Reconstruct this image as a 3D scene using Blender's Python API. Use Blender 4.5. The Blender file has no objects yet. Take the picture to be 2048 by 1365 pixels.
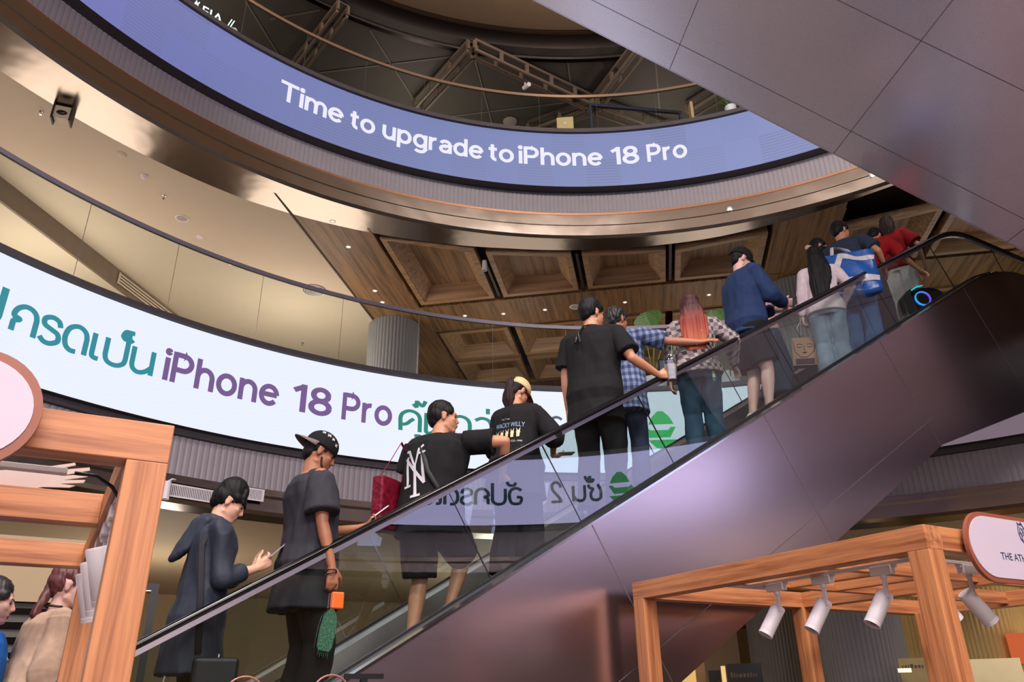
import bpy, bmesh, math, random
import numpy as np
from mathutils import Vector, Matrix, noise
from mathutils.bvhtree import BVHTree
random.seed(7)
S = bpy.context.scene
COL = S.collection
PI = math.pi
R = math.radians
# ---------------------------------------------------------------- camera (a person standing on the ground floor, looking up)
FPX, PITCH, ROLL, CZ = 1560.0, R(24.7), R(0.86), 1.6
cd = bpy.data.cameras.new('camera'); cam = bpy.data.objects.new('camera', cd); COL.objects.link(cam)
cd.sensor_fit = 'HORIZONTAL'; cd.sensor_width = 36.0; cd.lens = 36.0*FPX/2048.0
cd.clip_start = 0.05; cd.clip_end = 200
cam.matrix_world = Matrix.Translation((0, 0, CZ)) @ Matrix.Rotation(PI/2+PITCH, 4, 'X') @ Matrix.Rotation(-ROLL, 4, 'Z')
S.camera = cam
# ---------------------------------------------------------------- world, exposure
W = bpy.data.worlds.new('world'); S.world = W; W.use_nodes = True
W.node_tree.nodes['Background'].inputs[0].default_value = (0.75, 0.68, 0.66, 1)
W.node_tree.nodes['Background'].inputs[1].default_value = 0.05
S.view_settings.view_transform = 'Standard'; S.view_settings.look = 'None'
S.view_settings.exposure = 0.0; S.view_settings.gamma = 1.0
try: S.view_settings.use_curve_mapping = False
except Exception: pass
S.cycles.max_bounces = 8; S.cycles.transparent_max_bounces = 16; S.cycles.glossy_bounces = 4
S.cycles.caustics_reflective = False; S.cycles.caustics_refractive = False
S.cycles.sample_clamp_indirect = 3.0
try: S.cycles.use_denoising = True
except Exception: pass

def area(name, loc, aim, size, power, color, sizey=None, spread=None):
    l = bpy.data.lights.new(name, 'AREA'); l.energy = power; l.color = color; l.size = size
    if sizey: l.shape = 'RECTANGLE'; l.size_y = sizey
    if spread: l.spread = spread
    o = bpy.data.objects.new(name, l); COL.objects.link(o)
    o.location = loc; d = Vector(aim)-Vector(loc); o.rotation_euler = d.to_track_quat('-Z', 'Y').to_euler()
    return o
def point(name, loc, power, color, rad=0.25):
    l = bpy.data.lights.new(name, 'POINT'); l.energy = power; l.color = color; l.shadow_soft_size = rad
    o = bpy.data.objects.new(name, l); COL.objects.link(o); o.location = loc
    return o
WARM = (1.0, 0.87, 0.74); NEUT = (1.0, 0.9, 0.85); LILAC = (0.86, 0.80, 1.0)
area('added_roof_fill', (5.0, -0.8, 17.2), (1.5, 4.5, 3), 4, 2300, NEUT)  # pair of added fill lamps under the roof, not known fittings
area('added_roof_fill', (-4.0, -0.8, 17.2), (0.0, 5, 3), 4, 2300, NEUT)
for k in range(8): point('added_roof_wash', (1.67+7.6*math.sin(R(45*k)), 4.5+7.6*math.cos(R(45*k)), 16.6), 70, (1.0, 0.85, 0.68), 0.3)  # added lamps floating below the roof to brighten its lining
area('added_rear_fill_high', (2.5, -5.6, 8.9), (0, 6, 2.0), 8, 1150, (1.0, 0.89, 0.86), 1.6)  # added fill behind the camera, standing in for opposite gallery lighting
area('added_rear_fill_low', (3.0, -9.0, 3.9), (-0.5, 6, 2.0), 9, 650, (1.0, 0.88, 0.86), 1.4)  # second added fill, low behind the camera, for the kiosk fronts
for k, az in enumerate((-75, -52, -30, -8, 14, 36)):
    point('added_gallery_fill', (2+14.5*math.sin(R(az)), 4.3+14.5*math.cos(R(az)), 8.2), 330 if k < 3 else 110, WARM, 1.6)  # unseen lamps added in mid-air to brighten the second floor ceiling
for k, az in enumerate((-70, -40, -10, 20, 45)):
    point('added_ground_fill', (2+13.5*math.sin(R(az)), 4.3+13.5*math.cos(R(az)), 2.4), 150, WARM, 0.5)  # unseen points added low on the ground floor to lift its ceiling
for k, az in enumerate((-50, -20, 10, 40)):
    point('added_upper_fill', (2+13.5*math.sin(R(az)), 4.3+13.5*math.cos(R(az)), 14.4), 120, WARM, 0.5)  # added points that lift the dark third floor and roof

# ---------------------------------------------------------------- helpers
HD = R(60.1)                                   # the building grid: escalator and kiosks share this heading
H = Vector((math.sin(HD), math.cos(HD), 0)); N = Vector((math.cos(HD), -math.sin(HD), 0))
RZ = PI/2-HD
TAN = math.tan(R(30.5))
C2 = (2.1, 4.15); C3 = (1.67, 4.5)
def ray(x, y):
    cx, cy = (x-1024)/FPX, (682.5-y)/FPX
    X = cx*math.cos(ROLL)+cy*math.sin(ROLL); Y = -cx*math.sin(ROLL)+cy*math.cos(ROLL)
    return Vector((X, math.cos(PITCH)-Y*math.sin(PITCH), Y*math.cos(PITCH)+math.sin(PITCH)))
EYE = Vector((0, 0, CZ))
def at_z(x, y, z):
    d = ray(x, y); return EYE+d*((z-CZ)/d.z)
def at_plane(x, y, p, n):
    d = ray(x, y); return EYE+d*((Vector(p)-EYE).dot(n)/d.dot(n))
def esc(s, off, z): return H*s-N*(5+off)+Vector((0, 0, z))
def cyl(az, r, z, c): return Vector((c[0]+r*math.sin(az), c[1]+r*math.cos(az), z))

def tag(o, label, cat, group=None, kind=None):
    o['label'] = label; o['category'] = cat
    if group: o['group'] = group
    if kind: o['kind'] = kind
    return o
def empty(name, loc, rz=0, label=None, cat=None, group=None):
    o = bpy.data.objects.new(name, None); COL.objects.link(o); o.location = loc; o.rotation_euler = (0, 0, rz)
    o.empty_display_size = 0.1
    if label: tag(o, label, cat, group)
    return o

class MB:
    def __init__(s): s.v = []; s.f = []
    def add(s, vs, fs, M=None):
        b = len(s.v)
        s.v += [tuple(M @ Vector(v)) if M is not None else tuple(v) for v in vs]
        s.f += [tuple(i+b for i in f) for f in fs]; return s
    def box(s, x0, x1, y0, y1, z0, z1, M=None):
        vs = [(x, y, z) for z in (z0, z1) for y in (y0, y1) for x in (x0, x1)]
        return s.add(vs, [(0,2,3,1),(4,5,7,6),(0,1,5,4),(2,6,7,3),(0,4,6,2),(1,3,7,5)], M)
    def loft(s, rings, closed=True, caps=True, M=None):
        n = len(rings[0]); vs = [p for r in rings for p in r]; fs = []
        for i in range(len(rings)-1):
            for j in range(n if closed else n-1):
                k = (j+1) % n
                fs.append((i*n+j, i*n+k, (i+1)*n+k, (i+1)*n+j))
        if caps and closed:
            fs.append(tuple(reversed(range(n)))); fs.append(tuple((len(rings)-1)*n+j for j in range(n)))
        return s.add(vs, fs, M)
    def tube(s, pts, r, seg=8, M=None, flat=1.0):
        pts = [Vector(p) for p in pts]; rings = []; up = Vector((0, 0, 1)); side = None
        for i, p in enumerate(pts):
            t = (pts[min(i+1, len(pts)-1)]-pts[max(i-1, 0)]).normalized()
            if side is None:
                side = t.cross(up) if abs(t.z) < 0.95 else t.cross(Vector((1, 0, 0)))
            side = (side-t*side.dot(t)).normalized(); b = side.cross(t)
            rr = r[i] if isinstance(r, (list, tuple)) else r
            rings.append([p+side*(rr*math.cos(2*PI*k/seg))+b*(rr*flat*math.sin(2*PI*k/seg)) for k in range(seg)])
        return s.loft(rings, True, True, M)
    def lathe(s, prof, seg=24, M=None, closed=False):
        rings = [[(r*math.cos(2*PI*k/seg), r*math.sin(2*PI*k/seg), z) for k in range(seg)] for r, z in prof]
        if closed: rings.append(rings[0])
        return s.loft(rings, True, not closed, M)
    def prism(s, poly, z0, z1, M=None):
        n = len(poly); vs = [(x, y, z0) for x, y in poly]+[(x, y, z1) for x, y in poly]
        fs = [tuple(reversed(range(n))), tuple(range(n, 2*n))]+[(i, (i+1) % n, n+(i+1) % n, n+i) for i in range(n)]
        return s.add(vs, fs, M)
    def ball(s, c, r, seg=12, rings=8, M=None):
        rx, ry, rz = r if isinstance(r, (tuple, list)) else (r, r, r)
        vs = [(c[0], c[1], c[2]-rz)]; fs = []
        for i in range(1, rings):
            a = -PI/2+PI*i/rings
            for j in range(seg):
                b = 2*PI*j/seg; vs.append((c[0]+rx*math.cos(a)*math.cos(b), c[1]+ry*math.cos(a)*math.sin(b), c[2]+rz*math.sin(a)))
        vs.append((c[0], c[1], c[2]+rz)); t = len(vs)-1
        for j in range(seg):
            k = (j+1) % seg
            fs.append((0, 1+k, 1+j)); fs.append((t, t-seg+j, t-seg+k))
            for i in range(rings-2): fs.append((1+i*seg+j, 1+i*seg+k, 1+(i+1)*seg+k, 1+(i+1)*seg+j))
        return s.add(vs, fs, M)
    def mesh(s, name):
        me = bpy.data.meshes.new(name); me.from_pydata(s.v, [], s.f); me.update(); return me
    def build(s, name, mat, parent=None, smooth=False, bevel=0, loc=None, rot=None):
        me = s.mesh(name); o = bpy.data.objects.new(name, me); COL.objects.link(o)
        me.materials.append(mat)
        bm = bmesh.new(); bm.from_mesh(me); bmesh.ops.recalc_face_normals(bm, faces=bm.faces); bm.to_mesh(me); bm.free()
        if smooth:
            me.shade_smooth()
            if smooth == 'auto':
                m = o.modifiers.new('split', 'EDGE_SPLIT'); m.split_angle = R(35)
        if bevel:
            m = o.modifiers.new('bevel', 'BEVEL'); m.width = bevel; m.segments = 2; m.limit_method = 'ANGLE'
        if parent: o.parent = parent
        if loc: o.location = loc
        if rot: o.rotation_euler = rot
        return o
def struct(o): o['kind'] = 'structure'; return o

# ---------------------------------------------------------------- materials
def nodes(name):
    m = bpy.data.materials.new(name); m.use_nodes = True; nt = m.node_tree; return m, nt, nt.nodes['Principled BSDF']
def sr(c):
    return tuple((x/255/12.92 if x/255 <= 0.04045 else ((x/255+0.055)/1.055)**2.4) for x in c)
def mat(name, rgb, rough=0.6, metal=0.0, var=0.06, scale=6.0, bump=0.0, spec=None, sss=0, coords='Object', stretch=(1,1,1)):
    m, nt, b = nodes(name); c = sr(rgb)
    tc = nt.nodes.new('ShaderNodeTexCoord'); mp = nt.nodes.new('ShaderNodeMapping'); mp.inputs['Scale'].default_value = stretch
    nz = nt.nodes.new('ShaderNodeTexNoise'); nz.inputs['Scale'].default_value = scale; nz.inputs['Detail'].default_value = 4
    nt.links.new(tc.outputs[coords], mp.inputs[0]); nt.links.new(mp.outputs[0], nz.inputs['Vector'])
    cr = nt.nodes.new('ShaderNodeValToRGB')
    cr.color_ramp.elements[0].position = 0.3; cr.color_ramp.elements[1].position = 0.7
    cr.color_ramp.elements[0].color = tuple(x*(1-var) for x in c)+(1,); cr.color_ramp.elements[1].color = tuple(min(1, x*(1+var)) for x in c)+(1,)
    nt.links.new(nz.outputs['Fac'], cr.inputs[0]); nt.links.new(cr.outputs[0], b.inputs['Base Color'])
    b.inputs['Roughness'].default_value = rough; b.inputs['Metallic'].default_value = metal
    if spec is not None: b.inputs['Specular IOR Level'].default_value = spec
    if sss: b.inputs['Subsurface Weight'].default_value = sss; b.inputs['Subsurface Radius'].default_value = (0.02, 0.008, 0.004)
    if bump:
        bp = nt.nodes.new('ShaderNodeBump'); bp.inputs['Strength'].default_value = bump; bp.inputs['Distance'].default_value = 0.01
        nt.links.new(nz.outputs['Fac'], bp.inputs['Height']); nt.links.new(bp.outputs[0], b.inputs['Normal'])
    return m
def wood(name, dark, light, axis='x', rough=0.45, sc=1.0):
    m, nt, b = nodes(name)
    tc = nt.nodes.new('ShaderNodeTexCoord'); mp = nt.nodes.new('ShaderNodeMapping')
    st = {'x': (0.35, 9, 9), 'y': (9, 0.35, 9), 'z': (9, 9, 0.35)}[axis]
    mp.inputs['Scale'].default_value = tuple(q*sc for q in st)
    nt.links.new(tc.outputs['Object'], mp.inputs[0])
    nz = nt.nodes.new('ShaderNodeTexNoise'); nz.inputs['Scale'].default_value = 3; nz.inputs['Detail'].default_value = 6; nz.inputs['Distortion'].default_value = 0.25
    nt.links.new(mp.outputs[0], nz.inputs['Vector'])
    n2 = nt.nodes.new('ShaderNodeTexNoise'); n2.inputs['Scale'].default_value = 14; n2.inputs['Detail'].default_value = 2
    nt.links.new(mp.outputs[0], n2.inputs['Vector'])
    mx = nt.nodes.new('ShaderNodeMath'); mx.operation = 'MULTIPLY_ADD'; mx.inputs[1].default_value = 0.35
    nt.links.new(n2.outputs['Fac'], mx.inputs[0]); nt.links.new(nz.outputs['Fac'], mx.inputs[2])
    cr = nt.nodes.new('ShaderNodeValToRGB'); cr.color_ramp.elements[0].position = 0.48; cr.color_ramp.elements[1].position = 0.8
    cr.color_ramp.elements[0].color = sr(dark)+(1,); cr.color_ramp.elements[1].color = sr(light)+(1,)
    nt.links.new(mx.outputs[0], cr.inputs[0]); nt.links.new(cr.outputs[0], b.inputs['Base Color'])
    b.inputs['Roughness'].default_value = rough
    return m
def brushed(name, rgb, rough=0.3, axis='x', metal=1.0, sc=1.0, warp=0.0):
    m, nt, b = nodes(name)
    tc = nt.nodes.new('ShaderNodeTexCoord'); mp = nt.nodes.new('ShaderNodeMapping')
    st = {'x': (0.6, 60, 60), 'y': (60, 0.6, 60), 'z': (60, 60, 0.6)}[axis]
    mp.inputs['Scale'].default_value = tuple(q*sc for q in st); nt.links.new(tc.outputs['Object'], mp.inputs[0])
    nz = nt.nodes.new('ShaderNodeTexNoise'); nz.inputs['Scale'].default_value = 4; nz.inputs['Detail'].default_value = 3
    nt.links.new(mp.outputs[0], nz.inputs['Vector'])
    mr = nt.nodes.new('ShaderNodeMapRange'); mr.inputs['To Min'].default_value = rough*0.85; mr.inputs['To Max'].default_value = rough*1.2
    nt.links.new(nz.outputs['Fac'], mr.inputs['Value']); nt.links.new(mr.outputs[0], b.inputs['Roughness'])
    b.inputs['Base Color'].default_value = sr(rgb)+(1,); b.inputs['Metallic'].default_value = metal
    if warp:
        n3 = nt.nodes.new('ShaderNodeTexNoise'); n3.inputs['Scale'].default_value = 1.3; nt.links.new(tc.outputs['Object'], n3.inputs['Vector'])
        bp = nt.nodes.new('ShaderNodeBump'); bp.inputs['Strength'].default_value = warp; bp.inputs['Distance'].default_value = 0.05
        nt.links.new(n3.outputs['Fac'], bp.inputs['Height']); nt.links.new(bp.outputs[0], b.inputs['Normal'])
    return m
def emit(name, rgb, k=1.0):
    m, nt, b = nodes(name); b.inputs['Base Color'].default_value = (0.02, 0.02, 0.02, 1)
    b.inputs['Emission Color'].default_value = sr(rgb)+(1,); b.inputs['Emission Strength'].default_value = k
    b.inputs['Roughness'].default_value = 0.5
    return m
def glass_mat(name, tint=(0.86, 0.93, 0.92), refl=0.16, rc=(0.9, 0.92, 1.0), fk=1.0):
    m = bpy.data.materials.new(name); m.use_nodes = True; nt = m.node_tree; nt.nodes.clear()
    out = nt.nodes.new('ShaderNodeOutputMaterial'); mix = nt.nodes.new('ShaderNodeMixShader')
    tr = nt.nodes.new('ShaderNodeBsdfTransparent'); tr.inputs[0].default_value = tint+(1,)
    gl = nt.nodes.new('ShaderNodeBsdfGlossy'); gl.inputs['Roughness'].default_value = 0.0; gl.inputs[0].default_value = rc+(1,)
    fr = nt.nodes.new('ShaderNodeFresnel'); fr.inputs[0].default_value = 1.45
    ge = nt.nodes.new('ShaderNodeNewGeometry'); iv = nt.nodes.new('ShaderNodeMath'); iv.operation = 'SUBTRACT'; iv.inputs[0].default_value = 1.0; nt.links.new(ge.outputs['Backfacing'], iv.inputs[1])
    mb = nt.nodes.new('ShaderNodeMath'); mb.operation = 'MULTIPLY'; nt.links.new(iv.outputs[0], mb.inputs[0])
    ad = nt.nodes.new('ShaderNodeMath'); ad.operation = 'ADD'; ad.inputs[1].default_value = refl; ad.use_clamp = True
    fm = nt.nodes.new('ShaderNodeMath'); fm.operation = 'MULTIPLY'; fm.inputs[1].default_value = fk; nt.links.new(fr.outputs[0], fm.inputs[0]); nt.links.new(fm.outputs[0], ad.inputs[0]); nt.links.new(ad.outputs[0], mb.inputs[1]); nt.links.new(mb.outputs[0], mix.inputs[0])
    nt.links.new(tr.outputs[0], mix.inputs[1]); nt.links.new(gl.outputs[0], mix.inputs[2]); nt.links.new(mix.outputs[0], out.inputs[0])
    return m

M_CREAM = mat('painted_cream_ceiling', (208, 190, 168), 0.8, var=0.03, scale=0.8)
M_WOODC = wood('oak_veneer_ceiling', (96, 68, 42), (148, 112, 74), 'y', 0.55, 0.5)
M_WOODF = wood('oak_veneer_frame', (134, 102, 72), (174, 138, 102), 'x', 0.5, 0.5)
M_GAP = mat('dark_recess_tone', (66, 50, 38), 0.8)
M_TEAKX = wood('teak_laminate_along', (146, 84, 50), (204, 136, 88), 'x', 0.42)
M_TEAKY = wood('teak_laminate_across', (146, 84, 50), (204, 136, 88), 'y', 0.42)
M_TEAKZ = wood('teak_laminate_upright', (146, 84, 50), (204, 136, 88), 'z', 0.42)
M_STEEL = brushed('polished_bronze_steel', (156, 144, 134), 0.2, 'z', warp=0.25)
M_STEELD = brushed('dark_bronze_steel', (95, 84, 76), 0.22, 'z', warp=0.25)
M_CLAD = brushed('brushed_steel_cladding', (218, 200, 208), 0.23, 'x')
M_SOFFIT = brushed('brushed_steel_soffit', (236, 230, 246), 0.28, 'x', 0.72)
M_CHROME = brushed('bright_stainless_steel', (205, 203, 206), 0.14, 'x')
M_SATIN = brushed('satin_stainless_steel', (224, 218, 210), 0.32, 'x')
M_GUIDE = brushed('grey_rail_guide', (150, 142, 150), 0.3, 'x')
M_BLACKRUB = mat('black_handrail_rubber', (14, 13, 14), 0.12, var=0.02)
M_BLACK = mat('black_plastic', (16, 15, 16), 0.4)
M_DARK = mat('dark_grey_metal', (52, 48, 46), 0.5, 0.4)
M_SEAM = mat('panel_joint_highlight', (96, 88, 92), 0.6)  # edge highlight of the seams put into this mid grey
M_WHITE = mat('white_powder_coat', (228, 220, 224), 0.38, var=0.02)
M_RIB = mat('ribbed_grey_panel', (150, 142, 148), 0.55, var=0.03)
M_RIBC = mat('ribbed_column_panel', (134, 132, 134), 0.6, var=0.03)
M_TILE = mat('grey_brown_stone_floor', (116, 104, 96), 0.3, var=0.05, scale=1.0)
M_LIP = mat('dark_recess_metal', (70, 64, 68), 0.5, 0.3)
M_RAIL = mat('satin_grey_handrail', (118, 112, 124), 0.5, 0.3)
M_GLASS = glass_mat('clear_balustrade_glass', (0.93, 0.97, 0.96), 0.0, fk=0.35)
M_GLASSE = glass_mat('escalator_balustrade_glass', (0.91, 0.96, 0.95), 0.145)
M_GEDGE = mat('green_glass_edge', (84, 90, 82), 0.3)
M_LAMP = emit('warm_lamp_glow', (255, 225, 180), 2.2)
M_GREY4 = mat('dark_grey_ceiling_panel', (78, 72, 66), 0.7, var=0.04, scale=0.6)
M_TRUSS = mat('brown_grey_truss_paint', (112, 94, 80), 0.55, 0.1)
# ================================================================ BUILDING SHELL
def ring(name, prof, c, az0, az1, m, step=2.0, parent=None, smooth='auto', thick=None):
    """surface of revolution about the atrium axis; prof = [(r, z)] where r may be a function of azimuth in degrees"""
    b = MB(); n = max(2, int(abs(az1-az0)/step)); full = abs(az1-az0) >= 359.9
    if full: n = int(360/step)
    rings = []
    for i in range(n if full else n+1):
        a = az0+(az1-az0)*i/n
        rings.append([cyl(R(a), r(a) if callable(r) else r, z, c) for r, z in prof])
    if full: rings.append(rings[0])
    b.loft(rings, closed=False, caps=False)
    return b.build(name, m, parent, smooth)
def ribs(name, r, z0, z1, c, az0, az1, m, parent=None, pitch=0.09, depth=0.014):
    b = MB(); n = int(r*R(az1-az0)/pitch); prof = [(0, 0), (0.12, -1), (0.22, -1), (0.34, 0), (0.6, 0.25), (0.85, 0)]
    rings = []
    for i in range(n):
        for t, d in prof:
            a = R(az0)+(R(az1)-R(az0))*(i+t)/n
            rings.append([cyl(a, r-(-depth if d < 0 else -depth*(1-d)*0.25), z, c) for z in (z0, z1)])
    b.loft(rings, closed=False, caps=False)
    return b.build(name, m, parent, True)

# ground floor and its outer walls
fl = MB(); fl.lathe([(34, -0.2), (34, 0)], 64, Matrix.Translation((C2[0], C2[1], 0)))
struct(fl.build('floor', M_TILE))
b = MB(); b.loft([[cyl(R(a), 19.6, z, C2) for z in (0, 4.6)] for a in range(-100, 13, 4)], False, False)
M_WALLL = mat('warm_tan_wall_paint', (172, 150, 118), 0.7, var=0.04, scale=0.6)
struct(b.build('wall_left', M_WALLL))
b = MB(); b.loft([[cyl(R(a), 31, z, C2) for z in (0, 4.6)] for a in range(8, 110, 4)], False, False)
struct(b.build('wall_right', mat('tan_shop_wall', (186, 160, 112), 0.7)))
b = MB(); b.loft([[cyl(R(a), 17, z, C2) for z in (0, 4.6)] for a in range(108, 262, 6)], False, False)
struct(b.build('wall_back', M_WALLL))
b = MB(); b.loft([[cyl(R(a), 26, z, C2) for z in (6.6, 16.6)] for a in range(0, 364, 4)], False, False)
struct(b.build('wall_upper', mat('upper_gallery_wall', (112, 88, 66), 0.7, var=0.05, scale=0.5)))
# ceiling over the ground floor, floors above
struct(ring('ceiling', [(9.85, 4.12), (32, 4.12)], C2, -180, 180, mat('painted_tan_ceiling', (186, 166, 136), 0.7, var=0.03, scale=0.8), 3))
struct(ring('floor', [(9.4, 6.78), (26, 6.78)], C2, -180, 180, M_TILE, 3))
struct(ring('floor', [(9.4, 13.06), (26, 13.06)], C3, -180, 180, M_TILE, 3))
struct(ring('ceiling', [(10.3, 16.5), (26, 16.5)], C3, -180, 180, M_GREY4, 3))
# roof over the atrium and the fascia that rings it
roof = MB(); roof.lathe([(10.75, 17.6), (10.75, 17.7)], 64, Matrix.Translation((C3[0], C3[1], 0)))
struct(roof.build('ceiling', mat('tan_roof_lining', (176, 146, 114), 0.8, var=0.03)))
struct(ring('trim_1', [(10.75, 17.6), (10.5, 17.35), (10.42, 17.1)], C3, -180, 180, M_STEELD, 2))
struct(ring('trim_2', [(10.42, 17.1), (10.45, 16.75), (10.6, 16.45), (10.72, 16.45)], C3, -180, 180, brushed('black_bronze_steel', (38, 34, 33), 0.3, 'z'), 2))

# fascia of the second floor: lip, ribbed band, polished steel with its soffit
struct(ring('trim_3', [(9.45, 5.24), (9.53, 5.22), (9.53, 5.13), (9.6, 5.12)], C2, -180, 180, M_LIP, 2))
struct(ribs('trim_4', 9.58, 4.56, 5.13, C2, -72, 60, M_RIB))
struct(ring('trim_5', [(9.58, 5.13), (9.58, 4.56)], C2, 60, 288, M_RIB, 2))
struct(ring('trim_6', [(9.6, 4.57), (9.5, 4.54), (9.48, 4.44), (9.5, 4.40), (9.46, 4.2), (9.56, 4.16)], C2, -180, 180, M_STEEL, 2))
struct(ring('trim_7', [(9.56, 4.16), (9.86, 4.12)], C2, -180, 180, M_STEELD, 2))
struct(ring('trim_8', [(9.4, 6.86), (9.4, 6.78), (9.46, 6.76)], C2, -180, 180, M_LIP, 2))
# fascia of the third floor
struct(ring('trim_9', [(9.38, 11.62), (9.60, 11.6)], C3, -180, 180, M_LIP, 2))
struct(ribs('trim_10', 9.6, 11.0, 11.6, C3, -75, 48, M_RIB))
struct(ring('trim_11', [(9.6, 11.6), (9.6, 11.0)], C3, 48, 285, M_RIB, 2))
M_COPPER = brushed('copper_edge_strip', (176, 130, 100), 0.25, 'z')
struct(ring('trim_12', [(9.61, 11.03), (9.47, 11.0), (9.47, 10.95)], C3, -180, 180, M_COPPER, 2))
struct(ring('trim_13', [(9.47, 10.95), (9.41, 10.9), (9.41, 10.66), (9.43, 10.65), (9.43, 10.42), (9.5, 10.38)], C3, -180, 180, M_STEEL, 2))
def r_in(a):
    a = (a+180) % 360-180
    if a < -40: return 10.42
    if a < -10: return 10.42-0.4*(a+40)/30
    if a < 15: return 10.02-0.1*(a+10)/25
    return max(9.62, 9.92-0.3*(a-15)/20)
struct(ring('trim_14', [(9.5, 10.38), (r_in, 10.40)], C3, -180, 180, M_STEEL, 2))
struct(ring('trim_15', [(9.33, 13.16), (9.33, 13.06), (9.38, 13.04)], C3, -180, 180, M_LIP, 2))

# ---------------- ceiling of the second floor: cream plaster, oak and a field of coffers
UV_A = R(9.8); UU = Vector((math.sin(UV_A), math.cos(UV_A), 0)); VV = Vector((math.cos(UV_A), -math.sin(UV_A), 0))
def uv(u, v, z): return UU*u+VV*v+Vector((0, 0, z))
# the oak ceiling has its grain along UU, so its objects are turned to that frame
RUV = PI/2-UV_A-PI/2                                                # local Y = UU, local X = VV
ZC = 10.4
def annulus_cut():
    bm = bmesh.new(); pts = []
    for i in range(180):
        a = 2*i
        pts.append((bm.verts.new(cyl(R(a), r_in(a)-0.02, ZC, C3)), bm.verts.new(cyl(R(a), 26, ZC, C3))))
    for i in range(180):
        p, q = pts[i], pts[(i+1) % 180]; bm.faces.new((p[0], p[1], q[1], q[0]))
    for v in (-11.15, -6.47, -5.16, 3.06, 4.36, 12.6):
        bmesh.ops.bisect_plane(bm, geom=bm.verts[:]+bm.edges[:]+bm.faces[:], plane_co=VV*v, plane_no=VV)
    for u in (9, 16.47, 17.85, 21.9):
        bmesh.ops.bisect_plane(bm, geom=bm.verts[:]+bm.edges[:]+bm.faces[:], plane_co=UU*u, plane_no=UU)
    return bm
def region(u, v):
    if v < -11.15: return 'low'
    if v < -6.47 or u < 9: return 'cream'
    if v < -5.16 or 3.06 < v < 4.36 or v > 12.6: return 'oak' if u < 17 or v < -5.16 or v > 12.6 else ('oak' if u > 21.9 or u < 17.85 else 'field')
    if u < 16.47 or 17.85 < u < 21.9: return 'field'
    return 'oak'
def ceiling_part(kinds, name, m, dz=0.0, rotated=False):
    bm = annulus_cut()
    kill = [f for f in bm.faces if region(f.calc_center_median().dot(UU), f.calc_center_median().dot(VV)) not in kinds]
    bmesh.ops.delete(bm, geom=kill, context='FACES')
    me = bpy.data.meshes.new(name)
    if dz: bmesh.ops.translate(bm, verts=bm.verts, vec=(0, 0, dz))
    if rotated: bmesh.ops.transform(bm, matrix=Matrix.Rotation(UV_A, 4, 'Z'), verts=bm.verts)
    bm.to_mesh(me); bm.free(); me.materials.append(m)
    o = bpy.data.objects.new(name, me); COL.objects.link(o)
    if rotated: o.rotation_euler = (0, 0, -UV_A)
    return struct(o)
ceiling_part(('cream',), 'ceiling', M_CREAM)
ceiling_part(('low',), 'ceiling', M_CREAM, -0.42)
ceiling_part(('oak',), 'ceiling', M_WOODC, 0, True)
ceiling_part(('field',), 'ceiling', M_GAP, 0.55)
# recess sides of the coffer field, the bulkhead and a dark strip drawn for the shadow line between plaster and oak
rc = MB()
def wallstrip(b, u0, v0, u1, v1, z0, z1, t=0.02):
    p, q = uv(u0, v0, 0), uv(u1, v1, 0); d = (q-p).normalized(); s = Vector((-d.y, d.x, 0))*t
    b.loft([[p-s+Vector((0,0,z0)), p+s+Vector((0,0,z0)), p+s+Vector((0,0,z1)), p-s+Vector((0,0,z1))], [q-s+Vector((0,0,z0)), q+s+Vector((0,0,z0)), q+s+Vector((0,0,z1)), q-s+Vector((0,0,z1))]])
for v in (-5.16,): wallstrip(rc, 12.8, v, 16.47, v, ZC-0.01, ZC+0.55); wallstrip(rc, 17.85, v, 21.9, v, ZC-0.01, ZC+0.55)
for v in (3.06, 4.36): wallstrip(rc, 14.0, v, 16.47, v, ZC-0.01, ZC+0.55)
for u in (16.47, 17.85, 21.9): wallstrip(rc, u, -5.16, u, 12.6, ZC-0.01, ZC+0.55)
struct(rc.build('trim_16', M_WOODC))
bk = MB(); wallstrip(bk, -2, -11.15, 24.4, -11.15, 9.97, ZC, 0.03)
struct(bk.build('trim_17', mat('bulkhead_shade_brown', (122, 104, 88), 0.6)))  # shade on the step face put into its brown colour
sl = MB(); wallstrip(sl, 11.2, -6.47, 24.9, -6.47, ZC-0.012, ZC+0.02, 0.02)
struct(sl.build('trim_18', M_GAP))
# coffers
def coffer(u0a, u0b, u1, v0, v1, first):
    root = empty('ceiling_coffer', uv(0, 0, 0), -UV_A)
    def P(u, v, z): return Vector((v, u, z))
    def quad(ins, z):
        return [P(u0a+ins, v0+ins, z), P(u0b+ins, v1-ins, z), P(u1-ins, v1-ins, z), P(u1-ins, v0+ins, z)]
    f = MB(); f.loft([quad(0, ZC-0.02), quad(0, ZC+0.16), quad(0.12, ZC+0.16), quad(0.12, ZC-0.02), quad(0, ZC-0.02)], True, False)
    f.build('frame', M_WOODF, root, False)
    t = MB(); t.loft([quad(0.12, ZC+0.02), quad(0.15, ZC+0.05), quad(0.36, ZC+0.30)], True, False); t.build('sloped_lining', M_WOODF, root)
    t = MB(); q = quad(0.36, ZC+0.30); t.add(q, [(0, 1, 2, 3)]); t.build('top_panel', M_WOODC, root)
    return root
cofs = []
vs0 = [(-5.05, -3.22), (-3.0, -1.2), (-0.97, 0.83), (1.04, 2.94), (4.49, 6.3), (6.5, 8.3), (8.5, 10.3)]
fronts = [(13.2, 14.0), (14.2, 14.6), (14.66, 14.85), (14.9, 14.6), (14.75, 14.3), (14.1, 13.7), (13.5, 13.0)]
rowname = ['leftmost', 'second from the left', 'third from the left', 'fourth from the left', 'fifth, right of the plain oak strip', 'sixth', 'seventh']
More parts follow.
